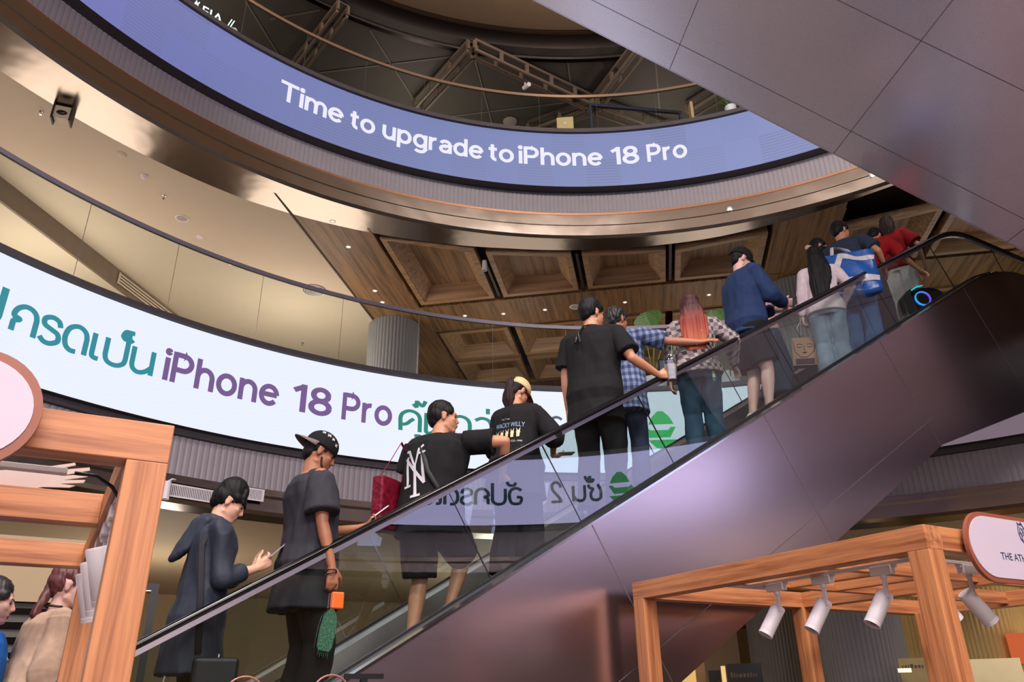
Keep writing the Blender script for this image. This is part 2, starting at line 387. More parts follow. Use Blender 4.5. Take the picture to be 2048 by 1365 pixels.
for (v0, v1), (fa, fb), nm in zip(vs0, fronts, rowname):
    c = coffer(fa, fb, 16.3, v0, v1, True)
    tag(c, 'oak ceiling coffer in the row nearest the atrium, '+nm, 'ceiling panel', 'oak coffers in the front row')
for r0, r1, lab in ((17.98, 19.85, 'second row above the gallery'), (20.05, 21.75, 'back row above the gallery')):
    for k, (v0, v1) in enumerate([(-5.05+2.02*j, -3.22+2.02*j) for j in range(8)]):
        c = coffer(r0, r0, r1, v0, v1, False)
        tag(c, 'oak ceiling coffer in the %s, %s' % (lab, ['leftmost beside the round column', 'second from the left', 'third from the left', 'fourth from the left', 'fifth from the left', 'sixth from the left', 'seventh from the left', 'rightmost'][k]), 'ceiling panel', 'oak coffers in the '+lab)

# ---------------- LED displays
def led_white():
    m, nt, b = nodes('white_led_display'); b.inputs['Base Color'].default_value = (0.01, 0.01, 0.01, 1)
    tc = nt.nodes.new('ShaderNodeTexCoord'); sp = nt.nodes.new('ShaderNodeSeparateXYZ'); nt.links.new(tc.outputs['Object'], sp.inputs[0])
    sn = nt.nodes.new('ShaderNodeMath'); sn.operation = 'MULTIPLY'; sn.inputs[1].default_value = 95
    s2 = nt.nodes.new('ShaderNodeMath'); s2.operation = 'SINE'
    s3 = nt.nodes.new('ShaderNodeMath'); s3.operation = 'MULTIPLY_ADD'; s3.inputs[1].default_value = 0.012; s3.inputs[2].default_value = 1.06
    nt.links.new(sp.outputs['Z'], sn.inputs[0]); nt.links.new(sn.outputs[0], s2.inputs[0]); nt.links.new(s2.outputs[0], s3.inputs[0])
    b.inputs['Emission Color'].default_value = sr((228, 234, 250))+(1,); nt.links.new(s3.outputs[0], b.inputs['Emission Strength'])
    return m
def led_blue():
    m, nt, b = nodes('blue_led_display'); b.inputs['Base Color'].default_value = (0.01, 0.01, 0.01, 1)
    at = nt.nodes.new('ShaderNodeUVMap'); sp = nt.nodes.new('ShaderNodeSeparateXYZ'); nt.links.new(at.outputs[0], sp.inputs[0])
    # stripes: thin dark lines along the band, different in each cabinet of the wall
    fl = nt.nodes.new('ShaderNodeMath'); fl.operation = 'FLOOR'; ml = nt.nodes.new('ShaderNodeMath'); ml.operation = 'MULTIPLY'; ml.inputs[1].default_value = 80
    nt.links.new(sp.outputs['X'], ml.inputs[0]); nt.links.new(ml.outputs[0], fl.inputs[0])
    fy = nt.nodes.new('ShaderNodeMath'); fy.operation = 'MULTIPLY'; fy.inputs[1].default_value = 2.0; nt.links.new(sp.outputs['Y'], fy.inputs[0])
    fy2 = nt.nodes.new('ShaderNodeMath'); fy2.operation = 'FLOOR'; nt.links.new(fy.outputs[0], fy2.inputs[0])
    cb = nt.nodes.new('ShaderNodeCombineXYZ'); nt.links.new(fl.outputs[0], cb.inputs[0]); nt.links.new(fy2.outputs[0], cb.inputs[1])
    wn = nt.nodes.new('ShaderNodeTexWhiteNoise'); wn.noise_dimensions = '2D'; nt.links.new(cb.outputs[0], wn.inputs['Vector'])
    th = nt.nodes.new('ShaderNodeMapRange'); th.inputs['From Min'].default_value = 0.35; th.inputs['From Max'].default_value = 0.9; th.inputs['To Min'].default_value = 0.0; th.inputs['To Max'].default_value = 0.62
    nt.links.new(wn.outputs['Value'], th.inputs['Value'])
    st = nt.nodes.new('ShaderNodeMath'); st.operation = 'MULTIPLY'; st.inputs[1].default_value = 2*PI*20; nt.links.new(sp.outputs['Y'], st.inputs[0])
    sn = nt.nodes.new('ShaderNodeMath'); sn.operation = 'SINE'; nt.links.new(st.outputs[0], sn.inputs[0])
    gt = nt.nodes.new('ShaderNodeMath'); gt.operation = 'GREATER_THAN'; gt.inputs[1].default_value = 0.2; nt.links.new(sn.outputs[0], gt.inputs[0])
    mu = nt.nodes.new('ShaderNodeMath'); mu.operation = 'MULTIPLY'; nt.links.new(gt.outputs[0], mu.inputs[0]); nt.links.new(th.outputs[0], mu.inputs[1])
    cr = nt.nodes.new('ShaderNodeValToRGB'); e = cr.color_ramp.elements
    e[0].position = 0.30; e[0].color = sr((113, 116, 184))+(1,); e[1].position = 0.62; e[1].color = sr((126, 139, 192))+(1,)
    x = cr.color_ramp.elements.new(0.44); x.color = sr((108, 122, 174))+(1,)
    nt.links.new(sp.outputs['X'], cr.inputs[0])
    mx = nt.nodes.new('ShaderNodeMixRGB'); mx.inputs[2].default_value = sr((104, 110, 150))+(1,)
    nt.links.new(mu.outputs[0], mx.inputs[0]); nt.links.new(cr.outputs[0], mx.inputs[1]); nt.links.new(mx.outputs[0], b.inputs['Emission Color'])
    b.inputs['Emission Strength'].default_value = 1.0
    return m
def display(name, r, z0, z1, c, az0, az1, m, label, uvr=None):
    b = MB(); n = int((az1-az0)/1.0)
    rings = [[cyl(R(az0+(az1-az0)*i/n), r, z0, c), cyl(R(az0+(az1-az0)*i/n), r, z1, c), cyl(R(az0+(az1-az0)*i/n), r+0.05, z1, c), cyl(R(az0+(az1-az0)*i/n), r+0.05, z0, c)] for i in range(n+1)]
    b.loft(rings, True, True)
    o = b.build(name, m); me = o.data; l = me.uv_layers.new(name='UVMap')
    for lp in me.loops:
        v = me.vertices[lp.vertex_index].co; a = math.degrees(math.atan2(v.x-c[0], v.y-c[1]))
        l.data[lp.index].uv = ((a+180)/360, (v.z-z0)/(z1-z0))
    return tag(o, label, 'screen')
M_LEDW = led_white(); M_LEDB = led_blue()
M_LEDL = emit('lilac_led_display', (200, 196, 238), 2.4)
M_LEDG = emit('dim_grey_led_display', (128, 112, 124), 0.85)
M_TEAL = emit('teal_screen_letters', (22, 134, 150), 1.0); M_TEAL2 = emit('green_teal_screen_letters', (16, 128, 112), 1.0)
M_PURP = emit('purple_screen_letters', (112, 82, 138), 1.0); M_WTXT = emit('white_screen_letters', (232, 230, 250), 1.0)
M_DTEAL = emit('dark_teal_screen_letters', (14, 70, 84), 1.0); M_GTXT = emit('grey_screen_letters', (70, 84, 98), 1.0)
M_GREEN = emit('green_screen_logo', (0, 190, 90), 1.0)
RL2, RL3 = 9.45, 9.38
led2 = display('led_display', RL2, 5.24, 6.80, C2, -88, 19, M_LEDW, 'curved white screen band along the second floor edge, reading iPhone 18 Pro between Thai words')
led2b = display('led_display', RL2, 5.24, 6.80, C2, 88, 268, M_LEDL, 'curved lilac screen band with dark teal Thai words, mirrored in the escalator glass')
led2d = display('led_display', RL2, 5.24, 6.80, C2, 46, 87, M_BLACK, 'switched off black stretch of the curved screen beyond the right picture edge')
led2c = display('led_display', RL2, 5.24, 6.80, C2, 20, 45, M_LEDG, 'dim grey stretch of curved screen beyond the escalator landing at the right')
led3 = display('led_display', RL3, 11.62, 13.1, C3, -100, 60, M_LEDB, 'curved blue third floor screen band reading Time to upgrade to iPhone 18 Pro')
led3b = display('led_display', RL3, 11.62, 13.1, C3, 60.5, 259.5, M_LEDB, 'curved blue screen band of the third floor behind the viewer')

def text_mesh(s, bold=0.0, res=6):
    cu = bpy.data.curves.new('lettering', 'FONT'); cu.body = s; cu.resolution_u = res; cu.offset = bold; cu.fill_mode = 'FRONT'
    o = bpy.data.objects.new('lettering', cu); COL.objects.link(o)
    dg = bpy.context.evaluated_depsgraph_get(); me = bpy.data.meshes.new_from_object(o.evaluated_get(dg))
    vs = [v.co.copy() for v in me.vertices]; fs = [tuple(p.vertices) for p in me.polygons]
    bpy.data.objects.remove(o); bpy.data.curves.remove(cu); bpy.data.meshes.remove(me)
    return vs, fs
CAPH = 0.715  # cap height of the built-in face in em (checked against the mesh)
def wrap_text(s, az0, az1, zbase, caph, r, c, m, parent, bold=0.022):
    vs, fs = text_mesh(s, bold)
    tv, _ = text_mesh('I', bold); ch = max(v.y for v in tv)-min(v.y for v in tv); y0 = min(v.y for v in tv)
    x0 = min(v.x for v in vs); x1 = max(v.x for v in vs)
    b = MB(); b.add([cyl(R(az0+(az1-az0)*(v.x-x0)/(x1-x0)), r-0.006, zbase+(v.y-y0)*caph/ch, c) for v in vs], fs)
    o = b.build('lettering', m, parent); return o

def arc(cx, cy, rx, ry, a0, a1, n=14):
    return [(cx+rx*math.cos(R(a0+(a1-a0)*i/n)), cy+ry*math.sin(R(a0+(a1-a0)*i/n))) for i in range(n+1)]
LT = {
 'T': (.80, [[(0,.925),(.8,.925)], [(.4,1),(.4,0)]]),
 'P': (.71, [[(.08,0),(.08,1)], [(.08,.925),(.36,.925)]+arc(.36,.68,.26,.245,90,-90)+[(.08,.435)]]),
 'o': (.69, [arc(.345,.37,.27,.30,0,362,26)]),
 'e': (.69, [[(.08,.385),(.62,.385)], arc(.345,.37,.27,.30,3,322,24)]),
 'n': (.63, [[(.075,0),(.075,.74)], arc(.315,.40,.24,.265,180,0)+[(.555,0)]]),
 'h': (.63, [[(.075,0),(.075,1)], arc(.315,.40,.24,.265,180,0)+[(.555,0)]]),
 'm': (.96, [[(.075,0),(.075,.74)], arc(.28,.42,.205,.245,180,0)+[(.485,0)], arc(.69,.42,.205,.245,180,0)+[(.895,0)]]),
 'u': (.62, [[(.075,.74)]+arc(.31,.33,.235,.255,180,360)+[(.545,.5)], [(.545,.74),(.545,0)]]),
 'r': (.42, [[(.075,0),(.075,.74)], arc(.32,.40,.245,.265,180,80)]),
 't': (.43, [[(.2,.93),(.2,.24)]+arc(.37,.24,.17,.165,180,275), [(.02,.67),(.41,.67)]]),
 'i': (.15, [[(.075,0),(.075,.74)], arc(.075,.93,.035,.035,0,360,10)]),
 'a': (.60, [[(.52,0),(.52,.44)]+arc(.295,.44,.225,.225,0,158), [(.52,.42),(.30,.38)]+arc(.28,.225,.205,.155,80,360,18)]),
 'd': (.67, [arc(.335,.37,.26,.30,0,362,26), [(.595,0),(.595,1)]]),
 'p': (.67, [arc(.335,.37,.26,.30,0,362,26), [(.075,-.27),(.075,.74)]]),
 'g': (.67, [arc(.335,.37,.26,.30,0,362,26), [(.595,.74),(.595,-.02)]+arc(.335,-.02,.26,.20,0,-145)]),
 '1': (.42, [[(.33,0),(.33,1)], [(.345,.93),(.05,.74)]]),
 '8': (.66, [arc(.33,.725,.215,.205,0,362,22), arc(.33,.285,.26,.215,0,362,24)]),
 'S': (.66, [arc(.33,.71,.25,.225,35,270)+arc(.33,.29,.27,.22,90,-150)]),
}
def ribbon(b, pts, w, fn):
    P = [Vector((x, y, 0)) for x, y in pts]; L, Rr = [], []
    for i, p in enumerate(P):
        t = (P[min(i+1, len(P)-1)]-P[max(i-1, 0)]).normalized(); s = Vector((-t.y, t.x, 0))*w/2
        if 0 < i < len(P)-1:
            t1 = (P[i]-P[i-1]).normalized(); c_ = max(0.5, t1.dot(t)); s /= c_
        L.append(p+s); Rr.append(p-s)
    n = len(P); b.add([fn(p) for p in L]+[fn(p) for p in Rr], [(i, i+1, n+i+1, n+i) for i in range(n-1)])
def latin(s, az0, az1, zbase, caph, r, c, m, parent, w=0.172, gap=0.08):
    tot = sum((LT[g][0] if g != ' ' else 0.18)+gap for g in s)-gap; k = (az1-az0)/tot; x = 0; b = MB()
    for g in s:
        if g == ' ': x += 0.18+gap; continue
        wd, st = LT[g]
        for q in st: ribbon(b, q, w, lambda p, x=x: cyl(R(az0+(x+p.x)*k), r-0.006, zbase+p.y*caph, c))
        x += wd+gap
    return b.build('lettering', m, parent)
latin('iPhone', -48.95, -38.0, 5.84, 0.475, RL2, C2, M_PURP, led2); latin('18', -36.7, -32.6, 5.84, 0.475, RL2, C2, M_PURP, led2); latin('Pro', -31.5, -26.2, 5.84, 0.475, RL2, C2, M_PURP, led2)
for s, a0, a1 in (('Time', -40.4, -32.3), ('to', -31.5, -28.2), ('upgrade', -27.2, -13.75), ('to', -13.1, -9.65), ('iPhone', -8.95, 2.3), ('18', 3.35, 7.1), ('Pro', 8.2, 13.4)):
    latin(s, a0, a1, 12.17, 0.47, RL3, C3, M_WTXT, led3)

# Thai letters drawn as strokes (unit = letter body height)
TH = {
 'ko':   (0.80, [[(.06,0),(.06,.34),(.24,.47),(.04,.56),(.12,.84),(.36,.99),(.62,.90),(.74,.62),(.74,0)]]),
 'ro':   (0.66, [[(.60,.70),(.52,.90),(.30,.98),(.08,.86),(.10,.64),(.34,.53),(.56,.42),(.60,.18),(.40,.02),(.18,.02),(.02,.16)]]),
 'do':   (0.80, [[(.46,.03),(.26,.03),(.10,.18),(.04,.50),(.14,.84),(.40,.99),(.64,.88),(.74,.60),(.74,0)]]),
 'e':    (0.36, [[(.08,.98),(.08,.22),(.14,.06),(.32,.04)]]),
 'po':   (0.84, [[(.06,.98),(.06,.34),(.16,.08),(.40,.0),(.64,.08),(.76,.34),(.76,1.36)]]),
 'taikhu': (0, [[(-.10,1.34),(-.34,1.30),(-.40,1.22),(-.30,1.12),(-.22,1.22),(-.14,1.10),(-.04,1.20)],[(-.40,1.26),(-.30,1.44),(-.02,1.46)]]),
 'no':   (0.84, [[(.06,.98),(.06,.30),(.18,.06),(.38,.02),(.58,.12),(.74,.30)],[(.76,.98),(.76,0)]]),
 'kho':  (0.80, [[(.06,0),(.04,.56),(.12,.84),(.36,.99),(.62,.90),(.74,.62),(.74,0)],[(.06,.28),(.26,.34),(.40,.50),(.52,.62)]]),
 'u':    (0, [[(-.34,-.20),(-.12,-.20),(-.12,-.50)]]),
 'tho':  (0, [[(-.42,1.36),(-.30,1.22),(-.30,1.50),(-.10,1.30),(.02,1.56)]]),
 'mo':   (0.80, [[(.06,.98),(.06,.1),(.26,.03),(.40,.16),(.72,.06)],[(.72,.98),(.72,0)]]),
 'wo':   (0.70, [[(.04,.86),(.28,.99),(.54,.88),(.64,.52),(.54,.12),(.30,.0),(.06,.10)]]),
 'ek':   (0, [[(-.30,1.22),(-.30,1.50)]]),
 'aa':   (0.60, [[(.02,.84),(.22,.98),(.44,.88),(.50,.62),(.50,0)]]),
 'tho2': (0.80, [[(.06,.98),(.06,0)],[(.06,.6),(.40,.98),(.66,.86),(.74,.6),(.74,0)]]),
 'ii':   (0, [[(-.62,1.18),(-.40,1.36),(-.06,1.18),(-.62,1.18)],[(-.06,1.18),(-.06,1.5)]]),
 'oo':   (0.76, [[(.04,.84),(.30,.99),(.60,.88),(.70,.52),(.60,.10),(.34,.0),(.10,.08),(.06,.38),(.30,.42)]]),
 'han':  (0, [[(-.52,1.36),(-.42,1.18),(-.16,1.2),(-.04,1.42)]]),
 'cho':  (0.86, [[(.10,.70),(.22,.98),(.04,.56),(.06,.16),(.32,.0),(.60,.10),(.66,.42),(.52,.70),(.70,.78),(.80,1.0)]]),
 'two':  (0.66, [[(.04,.92),(.14,1.16),(.36,1.26),(.58,1.10),(.56,.82),(.04,.04),(.64,.04)]]),
 'sp':   (0.5, []),
}
def stroke(b, pts, w, fn):
    P = [Vector((x, y, 0)) for x, y in pts]
    # round the path
    out = [P[0]]
    for i in range(len(P)-1):
        p0, p1, p2, p3 = P[max(i-1, 0)], P[i], P[i+1], P[min(i+2, len(P)-1)]
        d = (p2-p1).length
        sharp = (abs(p1.x-p2.x) < 0.02 and d > 0.25) or (abs(p1.y-p2.y) < 0.02 and d > 0.25)
        for k in range(1, 7):
            t = k/6
            if sharp: q = p1.lerp(p2, t)
            else: q = 0.5*((2*p1)+(p2-p0)*t+(2*p0-5*p1+4*p2-p3)*t*t+(3*p1-p0-3*p2+p3)*t*t*t)
            out.append(q)
    L, Rr = [], []
    for i, p in enumerate(out):
        t = (out[min(i+1, len(out)-1)]-out[max(i-1, 0)])
        t = t.normalized() if t.length > 1e-6 else Vector((0, 1, 0)); s = Vector((-t.y, t.x, 0))*w/2
        L.append(p+s); Rr.append(p-s)
    n = len(out); vs = [fn(p) for p in L]+[fn(p) for p in Rr]
    b.add(vs, [(i, i+1, n+i+1, n+i) for i in range(n-1)])
def thai(seq, az0, az1, zbase, body, r, c, m, parent, w=0.18):
    tot = sum(TH[g][0]+0.10 for g in seq if TH[g][0] > 0)
    x = 0; b = MB(); k = (az1-az0)/tot
    for g in seq:
        wd, st = TH[g]
        for s in st:
            stroke(b, s, w, lambda p, x=x: cyl(R(az0+(x+p.x)*k), r-0.006, zbase+p.y*body, c))
        if wd: x += wd+0.10
    o = b.build('lettering', m, parent); return o
thai(['ko','ro','do','e','po','taikhu','no'], -61.6, -49.6, 5.84, 0.37, RL2, C2, M_TEAL, led2)
thai(['oo','han','po'], -67.5, -62.0, 5.84, 0.37, RL2, C2, M_TEAL, led2)
thai(['kho','u','tho','mo','ko','wo','ek','aa','tho2','ii','ek'], -25.4, -9.9, 5.80, 0.37, RL2, C2, M_TEAL2, led2, 0.15)
latin('ST', -8.9, -4.6, 5.80, 0.5, RL2, C2, M_GTXT, led2, 0.10)
def logo(azc, zc, sz, r, c, parent, m=M_GREEN):
    b = MB()
    def fn(x, y): return cyl(R(azc)+x*sz/r, r-0.006, zc+y*sz, c)
    for poly in ([(-.55,.18),(-.38,.52),(-.12,.78),(.12,.78),(.38,.52),(.55,.18)], [(-.62,.02),(-.78,-.18),(-.72,-.42),(.35,-.42),(.62,.05),(.40,.05),(.30,-.08),(-.45,-.08)], [(-.60,-.52),(-.30,-.86),(0,-.95),(.30,-.86),(.62,-.52)]):
        b.add([fn(x, y) for x, y in poly], [tuple(range(len(poly)))])
    return b.build('logo', m, parent)
logo(3.6, 6.05, 0.42, RL2, C2, led2)
# lilac side of the screen, seen only as a reflection
thai(['oo','han','po','ko','ro','do','e','po','taikhu','no'], 116.4, 133.8, 5.72, 0.37, RL2, C2, M_DTEAL, led2b)
thai(['cho','han','tho','no'], 105.2, 109.6, 5.72, 0.37, RL2, C2, M_DTEAL, led2b)
thai(['two'], 110.8, 112.6, 5.72, 0.37, RL2, C2, M_DTEAL, led2b)
logo(102.6, 6.0, 0.42, RL2, C2, led2b)
latin('iPhone 18 Pro', 136, 158, 5.73, 0.475, RL2, C2, M_PURP, led2b)

# ---------------- balustrades of the galleries
def balustrade(c, r, z0, zr, az0, az1, joints, mrail, label, w=0.045, hgt=0.07):
    root = empty('glass_balustrade', (c[0], c[1], 0)); tag(root, label, 'railing')
    root.location = (0, 0, 0)
    n = int((az1-az0)/1.5); b = MB()
    b.loft([[cyl(R(az0+(az1-az0)*i/n), r+x, zr+z, c) for x, z in ((-w/2, -hgt/2), (w/2, -hgt/2), (w/2, hgt/2), (-w/2, hgt/2))] for i in range(n+1)])
    b.build('handrail', mrail, root, 'auto')
    for j0, j1 in zip(joints[:-1], joints[1:]):
        g = MB(); k = 7
        g.loft([[cyl(R(j0+0.06+(j1-j0-0.12)*i/k), r+x, z, c) for x, z in ((-0.006, z0), (0.006, z0), (0.006, zr-hgt/2), (-0.006, zr-hgt/2))] for i in range(k+1)])
        g.build('glass_panel', M_GLASS, root)
        e = MB(); a = R(j1); e.loft([[cyl(a-0.00022, r-0.006, z, c), cyl(a+0.00022, r-0.006, z, c), cyl(a+0.00022, r+0.006, z, c), cyl(a-0.00022, r+0.006, z, c)] for z in (z0, zr-hgt/2)])
        e.build('glass_joint', M_GEDGE, root)
    return root
balustrade(C2, 9.45, 6.80, 8.09, -80, 22, [-83.9, -75.2, -66.6, -57.95, -49.67, -41.04, -32.33, -23.7, -15.1, -6.5, 2.1, 10.7, 19.3], M_RAIL, 'clear glass railing with grey handrail along the second floor above the white screen')
balustrade(C3, 9.36, 13.1, 14.09, -62, 45, [-62, -54, -46, -38, -30, -22, -14, -6, 2, 10, 18, 26, 34, 42], brushed('bronze_handrail', (150, 124, 104), 0.35, 'x', 0.6), 'glass railing with bronze handrail along the third floor above the blue screen')
# ================================================================ ESCALATOR WITH THE QUEUE
def zn(s): return 0.52+TAN*s                                        # line of the step noses
E0 = esc(0, 0, 0)
es = empty('escalator', E0, RZ, 'long escalator with glass sides rising to the right, people standing on it', 'escalator')
def deckz(s):
    if s < 10.2: return max(0.3, 0.74+TAN*s)
    t = min(1, (s-10.2)/1.7); return 0.74+TAN*10.2+ (7.24-(0.74+TAN*10.2))*(1-(1-t)**2)
def botz(s):
    if s < 8.5: return max(0.0, -0.84+TAN*s)
    return -0.84+TAN*8.5+(s-8.5)*0.36
SS = [-1.6, -1.0, -0.6, 0, 1.35, 1.425, 2, 3, 4, 5, 6, 7, 8, 8.5, 9, 9.6, 10.2, 10.5, 10.8, 11.1, 11.4, 11.9, 13.0]
def cladding(y0, y1, name):
    b = MB()
    b.loft([[(s, y0, botz(s)), (s, y1, botz(s)), (s, y1, deckz(s)), (s, y0, deckz(s))] for s in SS])
    return b.build(name, M_CLAD, es)
cladding(-0.0, 0.02, 'cladding_panel'); cladding(1.66, 1.68, 'cladding_panel')
un = MB(); un.loft([[(s, 0.02, botz(s)), (s, 1.66, botz(s)), (s, 1.66, botz(s)+0.03), (s, 0.02, botz(s)+0.03)] for s in SS]); un.build('underside_panel', M_CLAD, es)
# joints of the cladding: one long one and cross joints square to the slope
sm = MB()
sm.loft([[(s, -0.0015, -0.49+TAN*s-0.004), (s, -0.0015, -0.49+TAN*s+0.004)] for s in (0.9, 4, 8.45)], False, False)
ca, sa = math.cos(R(30.5)), math.sin(R(30.5))
for k in range(-2, 3):
    s0, z0 = 6.2+2.44*ca*k, 3.163+2.44*sa*k
    pts = [(s0-sa*t, z0+ca*t) for t in (1.06, -0.32)]
    sm.loft([[(s-0.004, -0.0015, z-0.002), (s+0.004, -0.0015, z+0.002)] for s, z in pts], False, False)
sm.build('panel_joints', M_SEAM, es)
# outer and inner deck strips, skirts
def strip(name, y0, y1, dz0, dz1, m, s0=-1.2, s1=10.9, t=0.02):
    b = MB(); n = 24
    def zz(s): return max(0.25, deckz(s)) if s > 10.2 else max(0.1, 0.74+TAN*s)
    b.loft([[(s, y0, zz(s)+dz0-t), (s, y1, zz(s)+dz1-t), (s, y1, zz(s)+dz1), (s, y0, zz(s)+dz0)] for s in [s0+(s1-s0)*i/n for i in range(n+1)]])
    return b.build(name, m, es)
strip('outer_deck', -0.012, 0.09, 0.006, 0.03, M_CHROME); strip('outer_deck', 1.59, 1.70, 0.03, 0.006, M_CHROME)
strip('glass_clamp', 0.085, 0.125, 0.05, 0.05, M_BLACK, t=0.05); strip('glass_clamp', 1.555, 1.595, 0.05, 0.05, M_BLACK, t=0.05)
strip('inner_deck', 0.125, 0.29, 0.03, 0.0, M_SATIN); strip('inner_deck', 1.39, 1.555, 0.0, 0.03, M_SATIN)
strip('skirt_panel', 0.285, 0.30, 0.0, 0.0, M_SATIN, t=0.45); strip('skirt_panel', 1.38, 1.395, 0.0, 0.0, M_SATIN, t=0.45)
b = MB()
for y in (0.302, 1.36): b.loft([[(s, y, zn(s)+0.0), (s, y+0.018, zn(s)+0.0), (s, y+0.018, zn(s)+0.03), (s, y, zn(s)+0.03)] for s in (-1.0, 10.2)])
b.build('skirt_brush', M_BLACK, es)
# steps
M_STEP = brushed('grooved_step_metal', (92, 90, 92), 0.35, 'y')
run, rise = 0.4*ca*1.0, 0.4*sa
k = 0; s = -1.0
while s < 10.1:
    zt = zn(s)+0.0
    b = MB(); b.loft([[(s, y, zt-rise-0.02), (s+0.02, y, zt-0.02), (s, y, zt), (s+run+0.02, y, zt), (s+run+0.02, y, zt-0.03), (s+0.05, y, zt-rise-0.02)] for y in (0.31, 1.37)])
    b.build('step', M_STEP, es); s += run
# handrails with their guide, glass leaves
def hz(s):
    if s < 9.75: return max(0.95, 1.645+TAN*s)
    t = min(1.0, (s-9.75)/0.9); return 1.645+TAN*9.75+0.9*TAN*(t-t*t/2)
for y in (0.105, 1.575):
    pts = [(-1.5, y, 0.93)]+[(s, y, hz(s)) for s in (-1.2, -1.0, 0, 3, 6, 9, 9.75)]+[(9.75+0.9*i/6, y, hz(9.75+0.9*i/6)) for i in range(1, 7)]+[(11.6, y, hz(11)), (12.4, y, hz(11))]
    b = MB(); b.tube([(p[0], p[1], p[2]-0.025) for p in pts], 0.042, 10, flat=0.62); b.build('handrail', M_BLACKRUB, es, True)
    g = MB(); g.loft([[(p[0], p[1]-0.02, p[2]-0.085), (p[0], p[1]+0.02, p[2]-0.085), (p[0], p[1]+0.02, p[2]-0.045), (p[0], p[1]-0.02, p[2]-0.045)] for p in pts]); g.build('handrail_guide', M_GUIDE, es)
jn = [-0.35, 0.70, 2.73, 3.54, 4.56, 6.40, 8.35, 9.87, 11.3, 12.3]
jf = [-0.3, 0.60, 2.18, 2.66, 4.1, 5.6, 7.1, 8.6, 9.9, 11.3, 12.3]
for y, js in ((0.105, jn), (1.575, jf)):
    def edge(sb):                                                   # a joint square to the slope: (bottom, top)
        zb = deckz(sb)+0.04
        if sb > 9.9: return (sb, zb), (sb-0.15, hz(sb-0.15)-0.08)
        t = (hz(sb)-0.08-zb)*ca
        return (sb, zb), (sb-t*sa, zb+t*ca)
    for a, c in zip(js[:-1], js[1:]):
        (b0, zb0), (t0, zt0) = edge(a); (b1, zb1), (t1, zt1) = edge(c)
        b = MB(); n = 6 if c > 9.8 else 1
        def P(i, top):
            if top: s = t0+(t1-t0)*i/n; return s, (zt0+(zt1-zt0)*i/n if n == 1 else hz(s)-0.08)
            s = b0+(b1-b0)*i/n; return s, (zb0+(zb1-zb0)*i/n if n == 1 else deckz(s)+0.04)
        b.loft([[(P(i, 0)[0]+(0.004 if i == 0 else 0), y-0.004, P(i, 0)[1]), (P(i, 0)[0]+(0.004 if i == 0 else 0), y+0.004, P(i, 0)[1]), (P(i, 1)[0]+(0.004 if i == 0 else 0), y+0.004, P(i, 1)[1]), (P(i, 1)[0]+(0.004 if i == 0 else 0), y-0.004, P(i, 1)[1])] for i in range(n+1)])
        b.build('glass_panel', M_GLASSE, es)
        j = MB(); j.loft([[(x-0.004, y-0.0055, z), (x+0.004, y-0.0055, z), (x+0.004, y+0.0055, z), (x-0.004, y+0.0055, z)] for x, z in ((b1, zb1), (t1, zt1))])
        j.build('glass_joint', M_BLACK if y < 1 else M_CHROME, es)
# landing between escalator head and second floor
lp_ = empty('escalator_landing', esc(10.3, 0, 0), RZ, 'metal landing plate at the head of the escalator, level with the second floor', 'floor plate')
b = MB(); b.box(0, 3.4, 0.3, 1.38, 6.70, 6.76); b.build('comb_plate', M_STEP, lp_)

# ================================================================ UPPER ESCALATOR (seen from below)
t = R(82.8); D2 = Vector((math.sin(t), math.cos(t), 0)); W2 = Vector((-math.cos(t), math.sin(t), 0))
A0 = EYE.copy()
# local frame: X = D2 (downhill heading), Y = W2 ; surface height along the edge z = ze - tan*(x)
ue = empty('escalator', Vector((0, 0, 0)), PI/2-t, 'underside of a wide steel clad escalator crossing overhead at the upper right', 'escalator')
e_x0 = Vector((1.2*0+4.27, 8.33, 0)).dot(D2); e_z0 = 8.08
def uz(x): return e_z0-(x-e_x0)*TAN
y1 = 7.73*1.0
yA = Vector((4.27, 8.33, 0)).dot(W2); widths = [yA, yA-0.45, yA-1.95, yA-3.0, yA-3.45]
xs = [e_x0-8.6, e_x0+4.4]
b = MB()
prof = [(e_x0-11.5, uz(e_x0-8.6)), (e_x0-8.6, uz(e_x0-8.6)), (e_x0-4, uz(e_x0-4)), (e_x0, uz(e_x0)), (e_x0+3.2, uz(e_x0+3.2)), (e_x0+4.6, uz(e_x0+4.2)), (e_x0+7.5, uz(e_x0+4.3))]
b.loft([[(x, widths[0], z), (x, widths[-1], z), (x, widths[-1], z+0.02), (x, widths[0], z+0.02)] for x, z in prof]); b.build('underside_panel', M_SOFFIT, ue)
for y in (widths[0], widths[-1]):
    b = MB(); b.loft([[(x, y-0.01, z), (x, y+0.01, z), (x, y+0.01, z+1.5), (x, y-0.01, z+1.5)] for x, z in prof]); b.build('cladding_panel', M_SOFFIT, ue)
sm = MB()
for y in widths[1:4]:
    sm.loft([[(x, y-0.004, uz(x)-0.002), (x, y+0.004, uz(x)-0.002)] for x in (e_x0-8.6, e_x0+3.4)], False, False)
c1 = e_x0
for k in range(-4, 3):
    x = c1+k*2.44*ca
    sm.loft([[(x-0.004, y, uz(x-0.004)-0.002), (x+0.004, y, uz(x+0.004)-0.002)] for y in (widths[0], widths[-1])], False, False)
sm.build('panel_joints', M_SEAM, ue)
for y in (widths[0]-0.1, widths[-1]+0.1):
    b = MB(); b.tube([(x, y, z+2.35) for x, z in prof], 0.045, 8, flat=0.6); b.build('handrail', M_BLACKRUB, ue, True)
    g = MB(); g.loft([[(x, y-0.006, z+1.5), (x, y+0.006, z+1.5), (x, y+0.006, z+2.3), (x, y-0.006, z+2.3)] for x, z in prof]); g.build('glass_panel', M_GLASS, ue)

